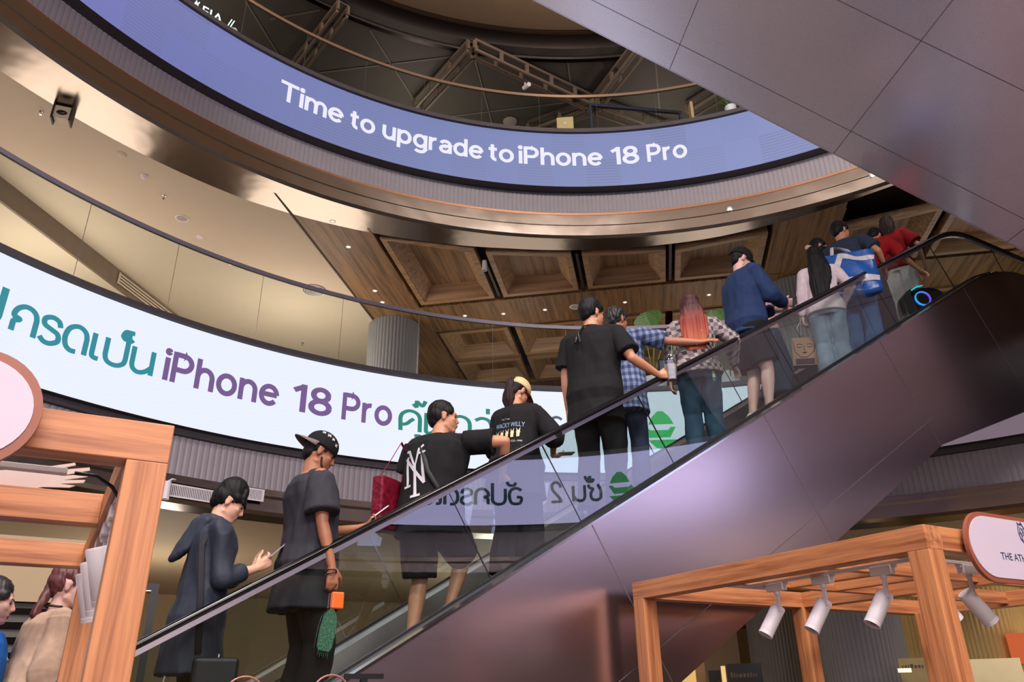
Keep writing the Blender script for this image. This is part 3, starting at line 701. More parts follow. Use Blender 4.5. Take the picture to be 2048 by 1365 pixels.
# ================================================================ KIOSKS
def beam(name, root, a0, a1, b0, b1, z0, z1, ax, m=None):
    """a beam box in kiosk coordinates with its own local origin so the grain runs along it"""
    b = MB(); cx, cy, cz = (a0+a1)/2, (b0+b1)/2, (z0+z1)/2
    b.box(a0-cx, a1-cx, b0-cy, b1-cy, z0-cz, z1-cz)
    return b.build(name, m or {'x': M_TEAKX, 'y': M_TEAKY, 'z': M_TEAKZ}[ax], root, False, 0.003, (cx, cy, cz))
CR = at_z(1845.7, 1048.7, 2.38); CR.z = 0
kr = empty('kiosk', CR, RZ, 'open wooden kiosk frame with white track spotlights at the right', 'kiosk')
ZB, ZT = 2.26, 2.38
beam('beam', kr, 0, 0.13, 0.0, 2.40, ZB, ZT, 'y'); beam('beam', kr, 0.13, 3.3, 0, 0.11, ZB, ZT, 'x')
beam('beam', kr, 0.13, 3.3, 2.29, 2.40, ZB, ZT, 'x'); beam('beam', kr, 3.3, 3.42, 0, 2.40, ZB, ZT, 'y')
for aa in (1.68,): beam('beam', kr, aa, aa+0.12, 0.11, 2.29, ZB, ZT, 'y')
for bb in (0.78, 1.52): beam('cross_beam', kr, 0.13, 1.68, bb, bb+0.06, ZB+0.02, ZT, 'x'); beam('cross_beam', kr, 1.80, 3.3, bb, bb+0.06, ZB+0.02, ZT, 'x')
for aa in (0.7, 1.15): beam('cross_beam', kr, aa, aa+0.06, 0.84, 1.52, ZB+0.02, ZT, 'y')
for (pa, pb) in ((0.0, 0.0), (0.0, 2.28), (1.66, 2.28), (3.08, 2.14), (3.3, 0.0)): beam('post', kr, pa, pa+0.12, pb, pb+0.12, 0, ZB, 'z')
def spotlight(root_loc, rz, tilt, turn, label, group, scale=1.0, up=None):
    """track spotlight hanging from its adapter; local -Z is down"""
    r_ = empty('track_spotlight', root_loc, rz, label, 'spotlight', group); r_.scale = (scale,)*3
    b = MB(); b.box(-0.05, 0.05, -0.017, 0.017, -0.035, 0); b.box(-0.065, 0.05, -0.010, 0.010, -0.012, 0); b.build('adapter', M_WHITE, r_, False, 0.002)
    b = MB(); b.tube([(0, 0, -0.035), (0, 0, -0.05)], 0.014, 10); b.box(-0.008, 0.008, -0.006, 0.006, -0.125, -0.05); b.build('bracket', M_WHITE, r_)
    Mx = Matrix.Translation((0, 0, -0.12)) @ Matrix.Rotation(turn, 4, 'Z') @ Matrix.Rotation(tilt, 4, 'Y') @ Matrix.Translation((0.0, 0.034, -0.03))
    b = MB(); b.lathe([(0.0, 0.05), (0.031, 0.05), (0.033, 0.046), (0.033, -0.082), (0.032, -0.085), (0.0335, -0.086), (0.0335, -0.1), (0.029, -0.1), (0.028, -0.086), (0.0, -0.08)], 28, Mx); b.build('lamp_housing', M_WHITE, r_, 'auto')
    b = MB(); b.lathe([(0.0, -0.0815), (0.022, -0.083), (0.026, -0.088), (0.0262, -0.086), (0.0, -0.079)], 20, Mx); b.build('lens', M_LENS, r_, 'auto')
    return r_
M_LENS = mat('grey_spotlight_lens', (120, 116, 112), 0.15, 0.6)
def K(root, a, b, z): return root.matrix_basis @ Vector((a, b, z)) if False else Vector(root.location)+H*a-N*b+Vector((0, 0, z))
def track(root, a0, a1, b0, b1, z, label):
    o = MB(); L = math.hypot(a1-a0, b1-b0); ang = math.atan2(b1-b0, a1-a0)
    o.box(0, L, -0.017, 0.017, -0.018, 0.0)
    ob = o.build('lighting_track', M_WHITE, None, False, 0.002, K(root, a0, b0, z), (0, 0, RZ+ang)); tag(ob, label, 'light track')
track(kr, 0.19, 0.19, 0.17, 1.42, ZB, 'white lighting track under the near wooden beam of the right kiosk')
for i, (bb, lb) in enumerate(((1.19, 'farthest from the corner post'), (0.83, 'the middle one of three'), (0.42, 'nearest the corner post'))):
    spotlight(K(kr, 0.19, bb, ZB-0.018), RZ+PI/2, R(34), R(-116), 'white cylinder spotlight on the left track of the right kiosk, '+lb, 'white spotlights of the right kiosk', 1.32)
track(kr, 0.26, 1.1, 0.2, 0.2, ZB, 'white lighting track under the front beam beside the oval sign of the right kiosk')
spotlight(K(kr, 0.30, 0.2, ZB-0.018), RZ, R(-36), R(-22), 'white cylinder spotlight right of the corner post, below the oval sign', 'white spotlights of the right kiosk', 1.32)
spotlight(K(kr, 0.62, 0.2, ZB-0.018), RZ, R(-38), R(-20), 'white spotlight half out of view under the oval sign', 'white spotlights of the right kiosk', 1.32)
def stadium(w, h, r, n=10):
    pts = []
    for cx, cy, a0 in ((w-r, h-r, 0), (r, h-r, 90), (r, r, 180), (w-r, r, 270)):
        for i in range(n+1):
            a = R(a0+90*i/n); pts.append((cx+r*math.cos(a), cy+r*math.sin(a)))
    return pts
def oval_sign(loc, w, h, label, writing, face=(205, 190, 204)):
    """standing sign, local X along the sign, local Y = depth (front is -Y), local Z up"""
    s_ = empty('oval_sign', loc, RZ, label, 'sign')
    Mr = Matrix.Rotation(PI/2, 4, 'X')
    b = MB(); b.prism(stadium(w, h, h/2-0.001), -0.02, 0.0, Mr); b.build('frame', mat('sign_frame_teak', (150, 84, 60), 0.4), s_)
    f = MB(); k = 0.022; f.prism([(x*(w-2*k)/w+k, y*(h-2*k)/h+k) for x, y in stadium(w, h, h/2-0.001)], 0.0, 0.004, Mr); f.build('face_panel', mat('pale_lilac_sign_face', face, 0.5, var=0.01), s_)
    for txt, x, z, ch, m in writing:
        vs, fs = text_mesh(txt, 0.014); x0 = min(v.x for v in vs); tv, _ = text_mesh('I'); c_ = max(v.y for v in tv)
        q = MB(); q.add([(x+(v.x-x0)*ch/c_*1.06, -0.0045, z+v.y*ch/c_) for v in vs], fs); q.build('lettering', m, s_)
    return s_
M_NAVY = mat('navy_sign_ink', (44, 58, 86), 0.5)
sR = oval_sign(K(kr, 0.262, -0.05, 2.115), 1.55, 0.36, 'long rounded sign with wooden rim reading THE ATH, fixed to the right kiosk', [('THE ATH', 0.262, 0.118, 0.036, M_NAVY)])
q = MB()                                                             # line drawn emblem above the words
for i, (cx, cz, rx, rz) in enumerate(((0.52, 0.275, 0.034, 0.05), (0.515, 0.285, 0.012, 0.016), (0.545, 0.285, 0.012, 0.016), (0.53, 0.235, 0.02, 0.03), (0.50, 0.255, 0.01, 0.02))):
    pts = [(cx+rx*math.cos(2*PI*k/18), -0.006, cz+rz*math.sin(2*PI*k/18)) for k in range(19)]
    q.tube(pts, 0.0022, 4)
q.tube([(0.50, -0.006, 0.30), (0.495, -0.006, 0.33), (0.52, -0.006, 0.315), (0.53, -0.006, 0.335), (0.55, -0.006, 0.30)], 0.002, 4)
q.build('emblem', M_NAVY, sR)

CL = at_z(350, 852, 2.38); CL.z = 0
kl = empty('kiosk', CL, RZ, 'open wooden kiosk frame with corner post at the left', 'kiosk')
beam('beam', kl, -3.0, 0, 0, 0.11, ZB, ZT, 'x'); beam('beam', kl, -0.12, 0, 0.11, 2.42, ZB, ZT, 'y')
beam('beam', kl, -3.0, -0.12, 1.04, 1.14, ZB, ZT, 'x'); beam('beam', kl, -3.0, -0.12, 2.25, 2.36, ZB, ZT, 'x')
for pa, pb in ((-0.115, 0.0), (-0.115, 2.28), (-3.0, 0), (-3.0, 2.28)): beam('post', kl, pa, pa+0.115, pb, pb+0.115, 0, ZB, 'z')
sL = oval_sign(K(kl, -1.55, -0.08, 2.165), 1.2, 0.335, 'pale rounded sign with wooden rim on the left kiosk, cut by the picture edge', [])
track(kl, -0.80, -0.26, 0.2, 0.2, ZB, 'white lighting track with square end behind the left oval sign')
for i, (bb, zz, lb) in enumerate(((0.62, 0, 'the upper one of three behind the left post'), (0.95, 0, 'the middle one of three behind the left post'), (1.28, 0, 'the lowest of three behind the left post'))):
    spotlight(K(kl, -0.085, bb, ZB-0.018), RZ+PI/2, R(-20), R(-60), 'white cylinder spotlight, '+lb, 'white spotlights of the left kiosk', 1.32)
track(kl, -0.085, -0.085, 0.35, 1.5, ZB, 'white lighting track along the side beam of the left kiosk')
b = MB(); b.tube([K(kl, -0.24, 0.2, ZB-0.01), K(kl, -0.18, 0.21, ZB-0.008), K(kl, -0.13, 0.24, ZB-0.03), K(kl, -0.10, 0.27, ZB-0.06), K(kl, -0.05, 0.32, ZB-0.12)], 0.006, 8)
tag(b.build('power_cable', M_BLACK, None, True), 'black cable running from the white track to the left wooden post', 'cable')
# white feather-like cut-out board on the second beam of the left kiosk
wp = [(0, 0), (0, .10), (.03, .14), (.06, .13), (.09, .10), (.13, .115), (.145, .095), (.165, .10), (.175, .08), (.20, .083), (.21, .065), (.235, .065), (.24, .05), (.42, .075), (.60, .125), (.605, .115), (.50, .078), (.66, .112), (.665, .10), (.55, .062), (.665, .085), (.66, .072), (.57, .048), (.655, .058), (.65, .045), (.56, .032), (.62, .03), (.6, .02), (.5, .012), (.46, 0)]
b = MB(); b.prism([(x*0.92, y*0.98) for x, y in wp], 0, 0.012, Matrix.Rotation(PI/2, 4, 'X'))
tag(b.build('feather_cutout', mat('cream_cutout_board', (190, 170, 160), 0.6), None, False, 0, K(kl, -0.80, 1.09, ZT+0.002), (0, 0, RZ)), 'cream feather-shaped cut-out board standing on the second beam of the left kiosk', 'decoration')

# two little round-topped signs and a black letter at the lower edge
def ringtop(px, py, label):
    c = at_plane(px, py, -N*3.2, N)
    e_ = empty('hoop_sign', (c.x, c.y, 0), RZ, label, 'sign')
    b = MB(); b.tube([(0.075*math.cos(2*PI*k/32), 0, c.z-0.075+0.075*math.sin(2*PI*k/32)) for k in range(33)], 0.004, 6); b.build('rim', mat('copper_rim', (170, 110, 96), 0.35, 0.3), e_, True)
    b = MB(); b.box(-0.01, 0.01, -0.01, 0.01, 0, c.z-0.15); b.build('stand', M_TEAKZ, e_)
ringtop(492, 1354, 'copper rimmed hoop at the lower edge left of the standing man in black jeans')
ringtop(664, 1351, 'copper rimmed hoop at the lower edge left of the black letter T')
c = at_plane(730, 1350, -N*3.0, N)
e_ = empty('letter_sign', (c.x, c.y, 0), RZ, 'black letter T standing at the lower edge in front of the escalator', 'sign')
b = MB(); b.box(-0.074, 0.074, 0, 0.02, c.z-0.015, c.z+0.003); b.box(-0.012, 0.012, 0, 0.02, c.z-0.13, c.z-0.013); b.build('letter', M_BLACK, e_)
b = MB(); b.box(-0.08, 0.08, 0.0, 0.02, 0, c.z-0.13); b.build('stand', M_TEAKZ, e_)

# ================================================================ COLUMNS
def column(x, y, r, z0, z1, label, m=M_RIBC):
    b = MB(); n = int(2*PI*r/0.085); pts = []
    for i in range(n):
        for t_, d in ((0, 0.012), (0.1, 0), (0.22, 0), (0.32, 0.012), (0.66, 0.016)): 
            a = 2*PI*(i+t_)/n; pts.append(((r+d)*math.cos(a), (r+d)*math.sin(a)))
    b.loft([[(px, py, z) for px, py in pts] for z in (z0, z1)], True, False)
    o = b.build('column', m, None, True, 0, (x, y, 0)); tag(o, label, 'column'); return o
p = H*6.42-N*17.25; column(p.x, p.y, 0.64, 6.78, ZC, 'round ribbed grey column on the second floor under the edge of the oak ceiling')
p = H*14.1-N*10.9; column(p.x, p.y, 0.78, 0, ZC, 'wide ribbed column rising through the floors behind the right kiosk')
PC2 = p
p = at_z(1450, 690, ZC); column(p.x, p.y, 0.72, 6.78, ZC, 'ribbed column on the second floor behind the red-haired woman')
p = at_plane(1560, 1300, at_z(1560, 1190, 4.12), Vector((0, 1, 0))); column(p.x, p.y, 0.78, 0, 4.14, 'ribbed column on the ground floor between the kiosk posts')
M_RIBY = mat('cream_round_column', (214, 184, 120), 0.7, var=0.02)
p = at_z(1972, 1243, 4.12); sc_ = 20/Vector((p.x, p.y)).length; column(p.x*sc_, p.y*sc_, 0.75, 0, 4.14, 'smooth cream column on the ground floor right of the corner post', M_RIBY)
p = at_z(1830, 1262, 4.12); sc_ = 22/Vector((p.x, p.y)).length; column(p.x*sc_, p.y*sc_, 0.8, 0, 4.14, 'cream column behind the dark inner post of the right kiosk', M_RIBY)

# ================================================================ CEILING FITTINGS
def downlight(x, y, z, label, group, lit=True, r=0.055):
    e_ = empty('downlight', at_z(x, y, z) if y is not None else x, 0, label, 'ceiling light', group)
    b = MB(); b.lathe([(r*0.72, -0.002), (r, -0.008), (r*1.1, -0.004), (r*1.12, 0.002), (r*0.72, 0.004)], 18, closed=True); b.build('trim_ring', M_WHITE, e_, True)
    b = MB(); b.lathe([(0, -0.001), (r*0.72, -0.001), (r*0.72, 0.004), (0, 0.004)], 16); b.build('lens', M_LAMP if lit else M_LENS, e_, False)
    return e_
names = {(697,494):'in the oak strip beside the plaster, the nearer one', (665,443):'in the oak strip close to the steel edge', (750,582):'in the oak strip above the round column', (765,605):'small one just above the round column', (930,632):'under the second coffer', (1007,628):'below the gap between the second and third coffer', (1090,620):'between the columns, behind the third coffer', (1250,605):'right of the men at the rail', (1418,590):'left of the man in the navy sweatshirt', (1640,497):'above the girl with long black hair'}
for (x, y), nm in names.items(): downlight(x, y, ZC-0.002, 'small downlight in the oak ceiling, '+nm, 'downlights in the oak ceiling')
for x, y, nm in ((1460, 421, 'under the steel rim, above the navy sweatshirt'), (1746, 351, 'under the steel rim, beside the crossing escalator')):
    e_ = downlight(x, y, 10.46, 'chrome ringed downlight '+nm, 'downlights in the steel rim', True, 0.06)
    P_ = at_plane(x, y, cyl(R(17 if x < 1600 else 33), 9.43, 10.7, C3), Vector((math.sin(R(17 if x < 1600 else 33)), math.cos(R(17 if x < 1600 else 33)), 0))); e_.location = P_-Vector((math.sin(R(25)), math.cos(R(25)), 0))*0.03
    e_.rotation_euler = (R(-50), 0, R(-20))
def disc(name, x, y, z, r, label, cat, m=M_WHITE, prof=None):
    b = MB(); b.lathe(prof or [(0, -0.02), (r*0.8, -0.018), (r, -0.006), (r, 0.002), (0, 0.002)], 24); o = b.build(name, m, None, 'auto', 0, at_z(x, y, z)); tag(o, label, cat); return o
M_SPK = mat('grey_speaker_mesh', (176, 164, 156), 0.7)
for x, y, lab in ((364, 437, 'round white ceiling speaker with grey mesh in the plaster'), (1150, 614, 'round white ceiling speaker in the oak behind the man in black')):
    e_ = empty('ceiling_speaker', at_z(x, y, ZC-0.002), 0, lab, 'speaker')
    b = MB(); b.lathe([(0.10, -0.004), (0.13, -0.012), (0.14, 0), (0.10, 0.002)], 28, closed=True); b.build('rim', M_WHITE, e_, True)
    b = MB(); b.lathe([(0, -0.006), (0.10, -0.005), (0.10, 0), (0, 0)], 24); b.build('mesh_cover', M_SPK, e_)
disc('access_plate', 243, 309, ZC-0.001, 0.085, 'plain round cap in the plaster ceiling near the steel rim', 'ceiling cap', M_CREAM)
disc('access_plate', 400, 474, ZC-0.001, 0.075, 'small round cap in the plaster ceiling below the speaker', 'ceiling cap', M_WHITE)
disc('access_plate', 432, 507, ZC-0.001, 0.05, 'smallest round cap in the plaster ceiling above the grey handrail', 'ceiling cap', M_WHITE)
def detector(x, y, label):
    e_ = empty('smoke_detector', at_z(x, y, ZC), 0, label, 'smoke detector')
    b = MB(); b.lathe([(0, -0.012), (0.055, -0.012), (0.06, -0.004), (0.06, 0.002), (0, 0.002)], 20); b.build('base', M_WHITE, e_, 'auto')
    b = MB(); b.lathe([(0, -0.06), (0.03, -0.058), (0.045, -0.04), (0.04, -0.012), (0, -0.012)], 20); b.build('sensor', M_WHITE, e_, 'auto')
detector(288, 352, 'white domed smoke detector on the plaster ceiling')
def sprinkler(x, y, label):
    e_ = empty('sprinkler', at_z(x, y, ZC), 0, label, 'sprinkler')
    b = MB(); b.lathe([(0, -0.008), (0.035, -0.006), (0.04, 0.002), (0, 0.002)], 16); b.build('escutcheon', M_CHROME, e_, True)
    b = MB(); b.tube([(0, 0, 0), (0, 0, -0.06)], 0.008, 6); b.lathe([(0, -0.066), (0.02, -0.066), (0.02, -0.06), (0, -0.06)], 12); b.build('nozzle', M_CHROME, e_)
sprinkler(328, 392, 'small chrome sprinkler head between the smoke detector and the speaker'); sprinkler(83, 223, 'chrome sprinkler head beside the camera bracket'); sprinkler(605, 686, 'sprinkler head low over the gallery, behind the railing glass')
e_ = empty('air_diffuser', at_z(628, 580, ZC), 0, 'round ceiling air diffuser of nested rings beside the oak strip', 'air vent')
for k in range(5):
    r0 = 0.27-0.05*k; b = MB(); b.lathe([(r0, -0.03+0.004*k), (r0-0.012, 0.0), (r0-0.02, 0.0), (r0-0.008, -0.034+0.004*k)], 30, closed=True); b.build('ring', M_WHITE, e_, True)
b = MB(); b.lathe([(0, 0.001), (0.27, 0.001), (0.27, -0.002), (0, -0.002)], 24); b.build('throat', mat('grey_duct_shade', (150, 138, 122), 0.7), e_)
b = MB()
e_ = empty('air_vent', uv(14.5, -11.115, 10.19), -UV_A, 'long slotted air vent along the shaded bulkhead', 'air vent')
b = MB(); b.box(0, 0.012, -1.15, 1.15, -0.13, 0.13); b.build('back_plate', M_GAP, e_)
b = MB()
for k in range(4): b.box(0.008, 0.03, -1.15, 1.15, -0.125+0.07*k, -0.09+0.07*k)
b.box(0.008, 0.035, -1.18, -1.15, -0.13, 0.13); b.box(0.008, 0.035, 1.15, 1.18, -0.13, 0.13); b.build('slats', M_CREAM, e_)
# camera bracket near the steel rim
e_ = empty('projector_mount', at_z(130, 216, ZC), R(20), 'cream and dark boxy camera in a bracket under the plaster ceiling by the steel rim', 'camera')
b = MB(); b.box(-0.12, 0.12, -0.09, 0.09, -0.26, -0.03); b.build('housing', mat('cream_plastic', (206, 190, 160), 0.5), e_, False, 0.02)
for sx in (-1, 1): b = MB(); b.box(sx*0.13-0.012, sx*0.13+0.012, -0.1, 0.1, -0.30, 0); b.build('bracket', M_DARK, e_)
b = MB(); b.ball((0, -0.09, -0.17), (0.08, 0.03, 0.045)); b.build('lens', M_BLACK, e_, True)
# spot on its rail in the gap between the first two coffers, rails in the other gaps
for i, v in enumerate((-3.11, -1.085, 0.935)):
    b = MB(); b.box(v-0.03, v+0.03, 14.7, 16.3, ZC+0.02, ZC+0.06)
    tag(b.build('lighting_track', M_DARK, None, False, 0, None, (0, 0, -UV_A)), 'dark lighting track in the gap %s coffer' % ['right of the leftmost front', 'right of the second front', 'right of the third front'][i], 'light track')
r_ = empty('track_spotlight', uv(14.6, -3.11, ZC+0.02), 0, 'grey tube spotlight in the gap between the first and second coffer', 'spotlight')
b = MB(); b.lathe([(0, 0), (0.05, 0), (0.055, -0.24), (0.045, -0.24), (0.04, -0.2), (0, -0.2)], 20); b.build('lamp_housing', M_WHITE, r_, 'auto')

# ================================================================ THIRD FLOOR: trusses, sign, things at the railing
M_TR = M_TRUSS
def truss(p, q, label):
    p, q = Vector(p), Vector(q); d = q-p; L = d.length; ang = math.atan2(d.y, d.x)
    e_ = empty('roof_truss', p, ang, label, 'truss', 'slotted roof trusses')
    for y in (-0.16, 0.10):
        b = MB()
        b.box(0, L, y, y+0.05, 0.32, 0.40); b.box(0, L, y, y+0.05, 0, 0.08); n = max(2, int(L/0.75))
        for k in range(n+1): b.box(L*k/n-0.05, L*k/n+0.05, y, y+0.05, 0.08, 0.32)
        b.build('slotted_web', M_TR, e_, False)
    b = MB(); b.box(0, L, -0.11, 0.10, 0.36, 0.40); b.build('flange', M_GREY4, e_)
ZTr = 16.05
T = lambda x, y: at_z(x, y, ZTr)
n1, n2, n3 = T(944, 108), T(1190, 222), T(684, 30)
truss(n1, T(835, 225), 'slotted truss leading down left from the central node'); truss(n1, n2, 'slotted truss crossing from the central node towards the right node')
truss(n2, T(1280, 108), 'slotted truss rising right from the right node'); truss(n2, T(1060, 270), 'slotted truss leading down left behind the cream box')
truss(n2, T(1500, 330), 'slotted truss leading down right from the right node'); truss(n3, T(590, 150), 'slotted truss at the far left of the dark ceiling')
truss(T(1380, 232), T(1500, 160), 'slotted truss at the right beside the crossing escalator')
b = MB()
for p0, p1 in (((740, 60), (860, 250)), ((640, 145), (930, 110)), ((950, 120), (985, 250)), ((880, 235), (1130, 205)), ((1135, 120), (1145, 205)), ((1310, 110), (1320, 230)), ((540, 38), (640, 20)), ((490, 0), (570, 130))):
    a, c = at_z(*p0, 16.49), at_z(*p1, 16.49); d = (c-a).normalized(); s_ = Vector((-d.y, d.x, 0))*0.02
    b.loft([[a-s_, a+s_, a+s_-Vector((0,0,.012)), a-s_-Vector((0,0,.012))], [c-s_, c+s_, c+s_-Vector((0,0,.012)), c-s_-Vector((0,0,.012))]])
struct(b.build('trim_19', mat('pale_ceiling_joint', (120, 112, 104), 0.7)))
e_ = empty('security_camera', T(1050, 165), R(30), 'small white bullet camera hanging from the long slotted truss', 'camera')
b = MB(); b.tube([(0, 0, 0), (0, 0, -0.12)], 0.02, 8); b.build('stem', M_WHITE, e_)
b = MB(); b.tube([(0, 0.06, -0.14), (0, -0.2, -0.22)], 0.055, 12); b.build('housing', M_WHITE, e_, 'auto')
disc('ceiling_speaker', 1020, 243, 16.48, 0.2, 'round grey ceiling speaker in the dark third floor ceiling', 'speaker', M_SPK)
# things standing near the third floor railing
def on3(x, y, back=0.3): 
    p = at_plane(x, y, (0, 0, 0), Vector((0, 1, 0))) if False else None
    d = ray(x, y); c = C3; r = 9.38+back
    A_, B_, C_ = d.x**2+d.y**2, -2*(d.x*c[0]+d.y*c[1]), c[0]**2+c[1]**2-r*r
    t_ = (-B_+math.sqrt(B_*B_-4*A_*C_))/(2*A_); return EYE+d*t_
p = on3(1131, 262, 0.16)
e_ = empty('display_box', (p.x, p.y, 13.06), R(-5), 'cream square box standing behind the third floor railing', 'box')
b = MB(); b.box(-0.19, 0.19, 0, 0.25, 0.0, 0.60); b.build('body', mat('cream_box', (204, 172, 118), 0.6), e_, False, 0.01)
b = MB(); b.ball((0, 0, 0.42), (0.03, 0.012, 0.03)); b.build('knob', M_WHITE, e_, True)
e_ = empty('canopy_frame', on3(1275, 262, 0.34), R(8), 'dark navy square tube frame behind the third floor railing', 'frame'); e_.location.z = 13.06
b = MB(); b.box(-1.1, 1.1, -0.03, 0.03, 0.86, 0.93); b.box(-1.1, -1.04, -0.03, 0.03, 0, 0.86); b.box(1.04, 1.1, -0.03, 0.03, 0, 0.86); b.build('tube_frame', mat('navy_tube', (30, 34, 56), 0.4), e_)
M_SOFA = mat('dark_olive_upholstery', (62, 50, 40), 0.8, bump=0.3)
for i, (x, sx) in enumerate(((1195, 0.32), (1262, 0.36), (1340, 0.42))):
    p = on3(x, 262, 0.75); b = MB(); b.ball((0, 0, 0.36), (sx, 0.24, 0.42), 16, 10)
    tag(b.build('bean_bag', M_SOFA, None, True, 0, (p.x, p.y, 13.06)), 'dark slumped cushion behind the third floor railing, '+['left one by the cream box', 'middle one under the navy frame', 'right one under the navy frame'][i], 'cushion')
p = on3(1384, 238, 0.2); b = MB(); b.box(-0.03, 0.03, -0.1, 0.1, 0, 0.68)
tag(b.build('wooden_post', mat('pale_wood', (190, 150, 110), 0.6), None, False, 0, (p.x, p.y, 13.06)), 'short pale wooden post behind the third floor railing', 'post')
# lit acrylic sign
p = on3(425, 22, 0.25)
e_ = empty('lit_sign', (p.x, p.y, 13.3), R(42), 'small see-through sign with white glowing letters at the third floor railing', 'sign')
b = MB(); b.box(-0.45, 0.45, 0, 0.01, 0, 0.36); b.build('acrylic_panel', M_GLASS, e_)
M_TUBE = emit('white_light_tube', (235, 245, 255), 2.5)
vs, fs = text_mesh('AFIA', 0.0); q = MB(); q.add([(-0.4+v.x*0.30, -0.004, 0.06+v.y*0.34) for v in vs], fs); q.build('lettering', M_TUBE, e_)
for k in (-0.38, -0.33, 0.30, 0.35): q = MB(); q.tube([(k, -0.02, 0.05), (k+0.07, -0.02, 0.3)], 0.010, 6); q.build('light_tube', M_TUBE, e_)
p = on3(466, 62, 0.12); e_ = empty('football', (p.x, p.y, 13.16), 0, 'black and white ball on the third floor railing base', 'ball')
b = MB(); b.ball((0, 0, 0.10), 0.09, 16, 10); b.build('ball_skin', M_WHITE, e_, True)
for k in range(5):
    a = 2*PI*k/5; b = MB(); b.ball((0.06*math.cos(a), 0.06*math.sin(a), 0.10+0.04*(-1)**k), 0.034, 8, 6); b.build('patch', M_BLACK, e_, True)
# ---- plants
M_LEAF = mat('green_monstera_leaf', (62, 104, 36), 0.5, var=0.25, scale=14)
def monstera_leaf(b, base, tip, width, droop=0.15):
    base, tip = Vector(base), Vector(tip); ax = tip-base; L = ax.length; d = ax.normalized(); side = d.cross(Vector((0.2, 1, 0.3))).normalized(); nn = side.cross(d)
    n = 9
    for sgn in (-1, 1):
        for i in range(n):
            t0, t1 = i/n, (i+0.80)/n
            def wd(t): return width*math.sin(PI*min(1, t*0.92+0.06))**0.7
            p0, p1 = base+ax*t0, base+ax*t1
            o0, o1 = p0+side*sgn*wd(t0)*1.0+d*L*0.24*(1-t0)-nn*droop*wd(t0)*1.6, p1+side*sgn*wd(t1)+d*L*0.28*(1-t1)-nn*droop*wd(t1)*1.6
            m0, m1 = p0.lerp(o0, 0.5)+nn*0.01, p1.lerp(o1, 0.5)+nn*0.01
            pe = base+ax*min(1, (i+1)/n)
            b.add([p0, pe, pe.lerp(m1, 0.35), m0.lerp(m1, 1.0), m0, o1, o0], [(0, 1, 2, 3, 4), (4, 3, 5, 6)])
def plant(x, y, back, leaves, label, zf=6.78, h=1.4):
    d = ray(x, y); c = C2; r = 9.45+back
    A_, B_, C_ = d.x**2+d.y**2, -2*(d.x*c[0]+d.y*c[1]), c[0]**2+c[1]**2-r*r
    t_ = (-B_+math.sqrt(B_*B_-4*A_*C_))/(2*A_); p = EYE+d*t_
    e_ = empty('potted_monstera', (p.x, p.y, zf), 0, label, 'plant')
    b = MB(); b.lathe([(0.0, 0), (0.2, 0), (0.27, 0.5), (0.24, 0.5), (0.2, 0.42), (0, 0.42)], 20); b.build('pot', M_WHITE, e_, 'auto')
    st = MB()
    for (bx, bz, tx, tz, w) in leaves:
        lf = MB(); monstera_leaf(lf, (bx, 0.0, bz), (tx, 0.05, tz), w); lf.build('leaf', M_LEAF, e_)
        st.tube([(0, 0, 0.42), (bx*0.5, 0, 0.42+(bz-0.42)*0.6), (bx, 0, bz)], 0.012, 6)
    st.build('stem', mat('yellow_green_stem', (140, 140, 60), 0.5), e_, True)
    return p
def zpt(x, y, back):
    d = ray(x, y); c = C2; r = 9.45+back
    A_, B_, C_ = d.x**2+d.y**2, -2*(d.x*c[0]+d.y*c[1]), c[0]**2+c[1]**2-r*r
    t_ = (-B_+math.sqrt(B_*B_-4*A_*C_))/(2*A_); return (EYE+d*t_)
plant(1295, 640, 0.7, [(0.12, 1.50, -0.04, 2.02, 0.30), (-0.05, 1.2, -0.22, 1.62, 0.22), (0.2, 1.10, 0.30, 1.5, 0.22)], 'monstera with one big split leaf behind the grey handrail, between the plaid shirts')
plant(1437, 650, 0.7, [(0.05, 1.45, -0.10, 1.95, 0.27), (0.16, 1.2, 0.32, 1.6, 0.24), (-0.1, 1.1, -0.32, 1.5, 0.22)], 'darker monstera behind the handrail left of the navy sweatshirt')
p = on3(1462, 222, 0.2); e_ = empty('potted_plant', (p.x, p.y, 13.22), 0, 'small spiky green plant at the right end of the third floor railing', 'plant')
b = MB(); b.lathe([(0, 0), (0.1, 0), (0.13, 0.2), (0, 0.2)], 14); b.build('pot', M_WHITE, e_)
b = MB()
for k in range(16):
    a = k*2.4; l_ = 0.22+0.1*random.random(); b.tube([(0, 0, 0.2), (l_*0.5*math.cos(a), l_*0.5*math.sin(a), 0.36), (l_*math.cos(a), l_*math.sin(a), 0.42+0.1*random.random())], [0.012, 0.014, 0.002], 4)
b.build('leaves', M_LEAF, e_)

# ================================================================ GROUND FLOOR BACKGROUND
# air vent and lamp in the steel below the ribbed band
def vent(az0, az1, z, label, cnt):
    c = cyl(R((az0+az1)/2), 9.43, z, C2); a = R((az0+az1)/2); L = 9.43*R(az1-az0)
    e_ = empty('air_vent', c, -a, label, 'air vent')
    b = MB(); b.box(-L/2, L/2, 0.0, 0.03, -0.07, 0.07); b.build('back_plate', M_BLACK, e_)
    b = MB(); b.box(-L/2-0.03, L/2+0.03, -0.012, 0.0, 0.07, 0.09); b.box(-L/2-0.03, L/2+0.03, -0.012, 0.0, -0.09, -0.07); b.box(-L/2-0.03, -L/2, -0.012, 0, -0.07, 0.07); b.box(L/2, L/2+0.03, -0.012, 0, -0.07, 0.07); b.build('frame', M_WHITE, e_)
    b = MB()
    for k in range(cnt): x = -L/2+L*(k+0.5)/cnt; b.box(x-0.006, x+0.006, -0.01, 0.0, -0.07, 0.07)
    b.build('slats', M_WHITE, e_)
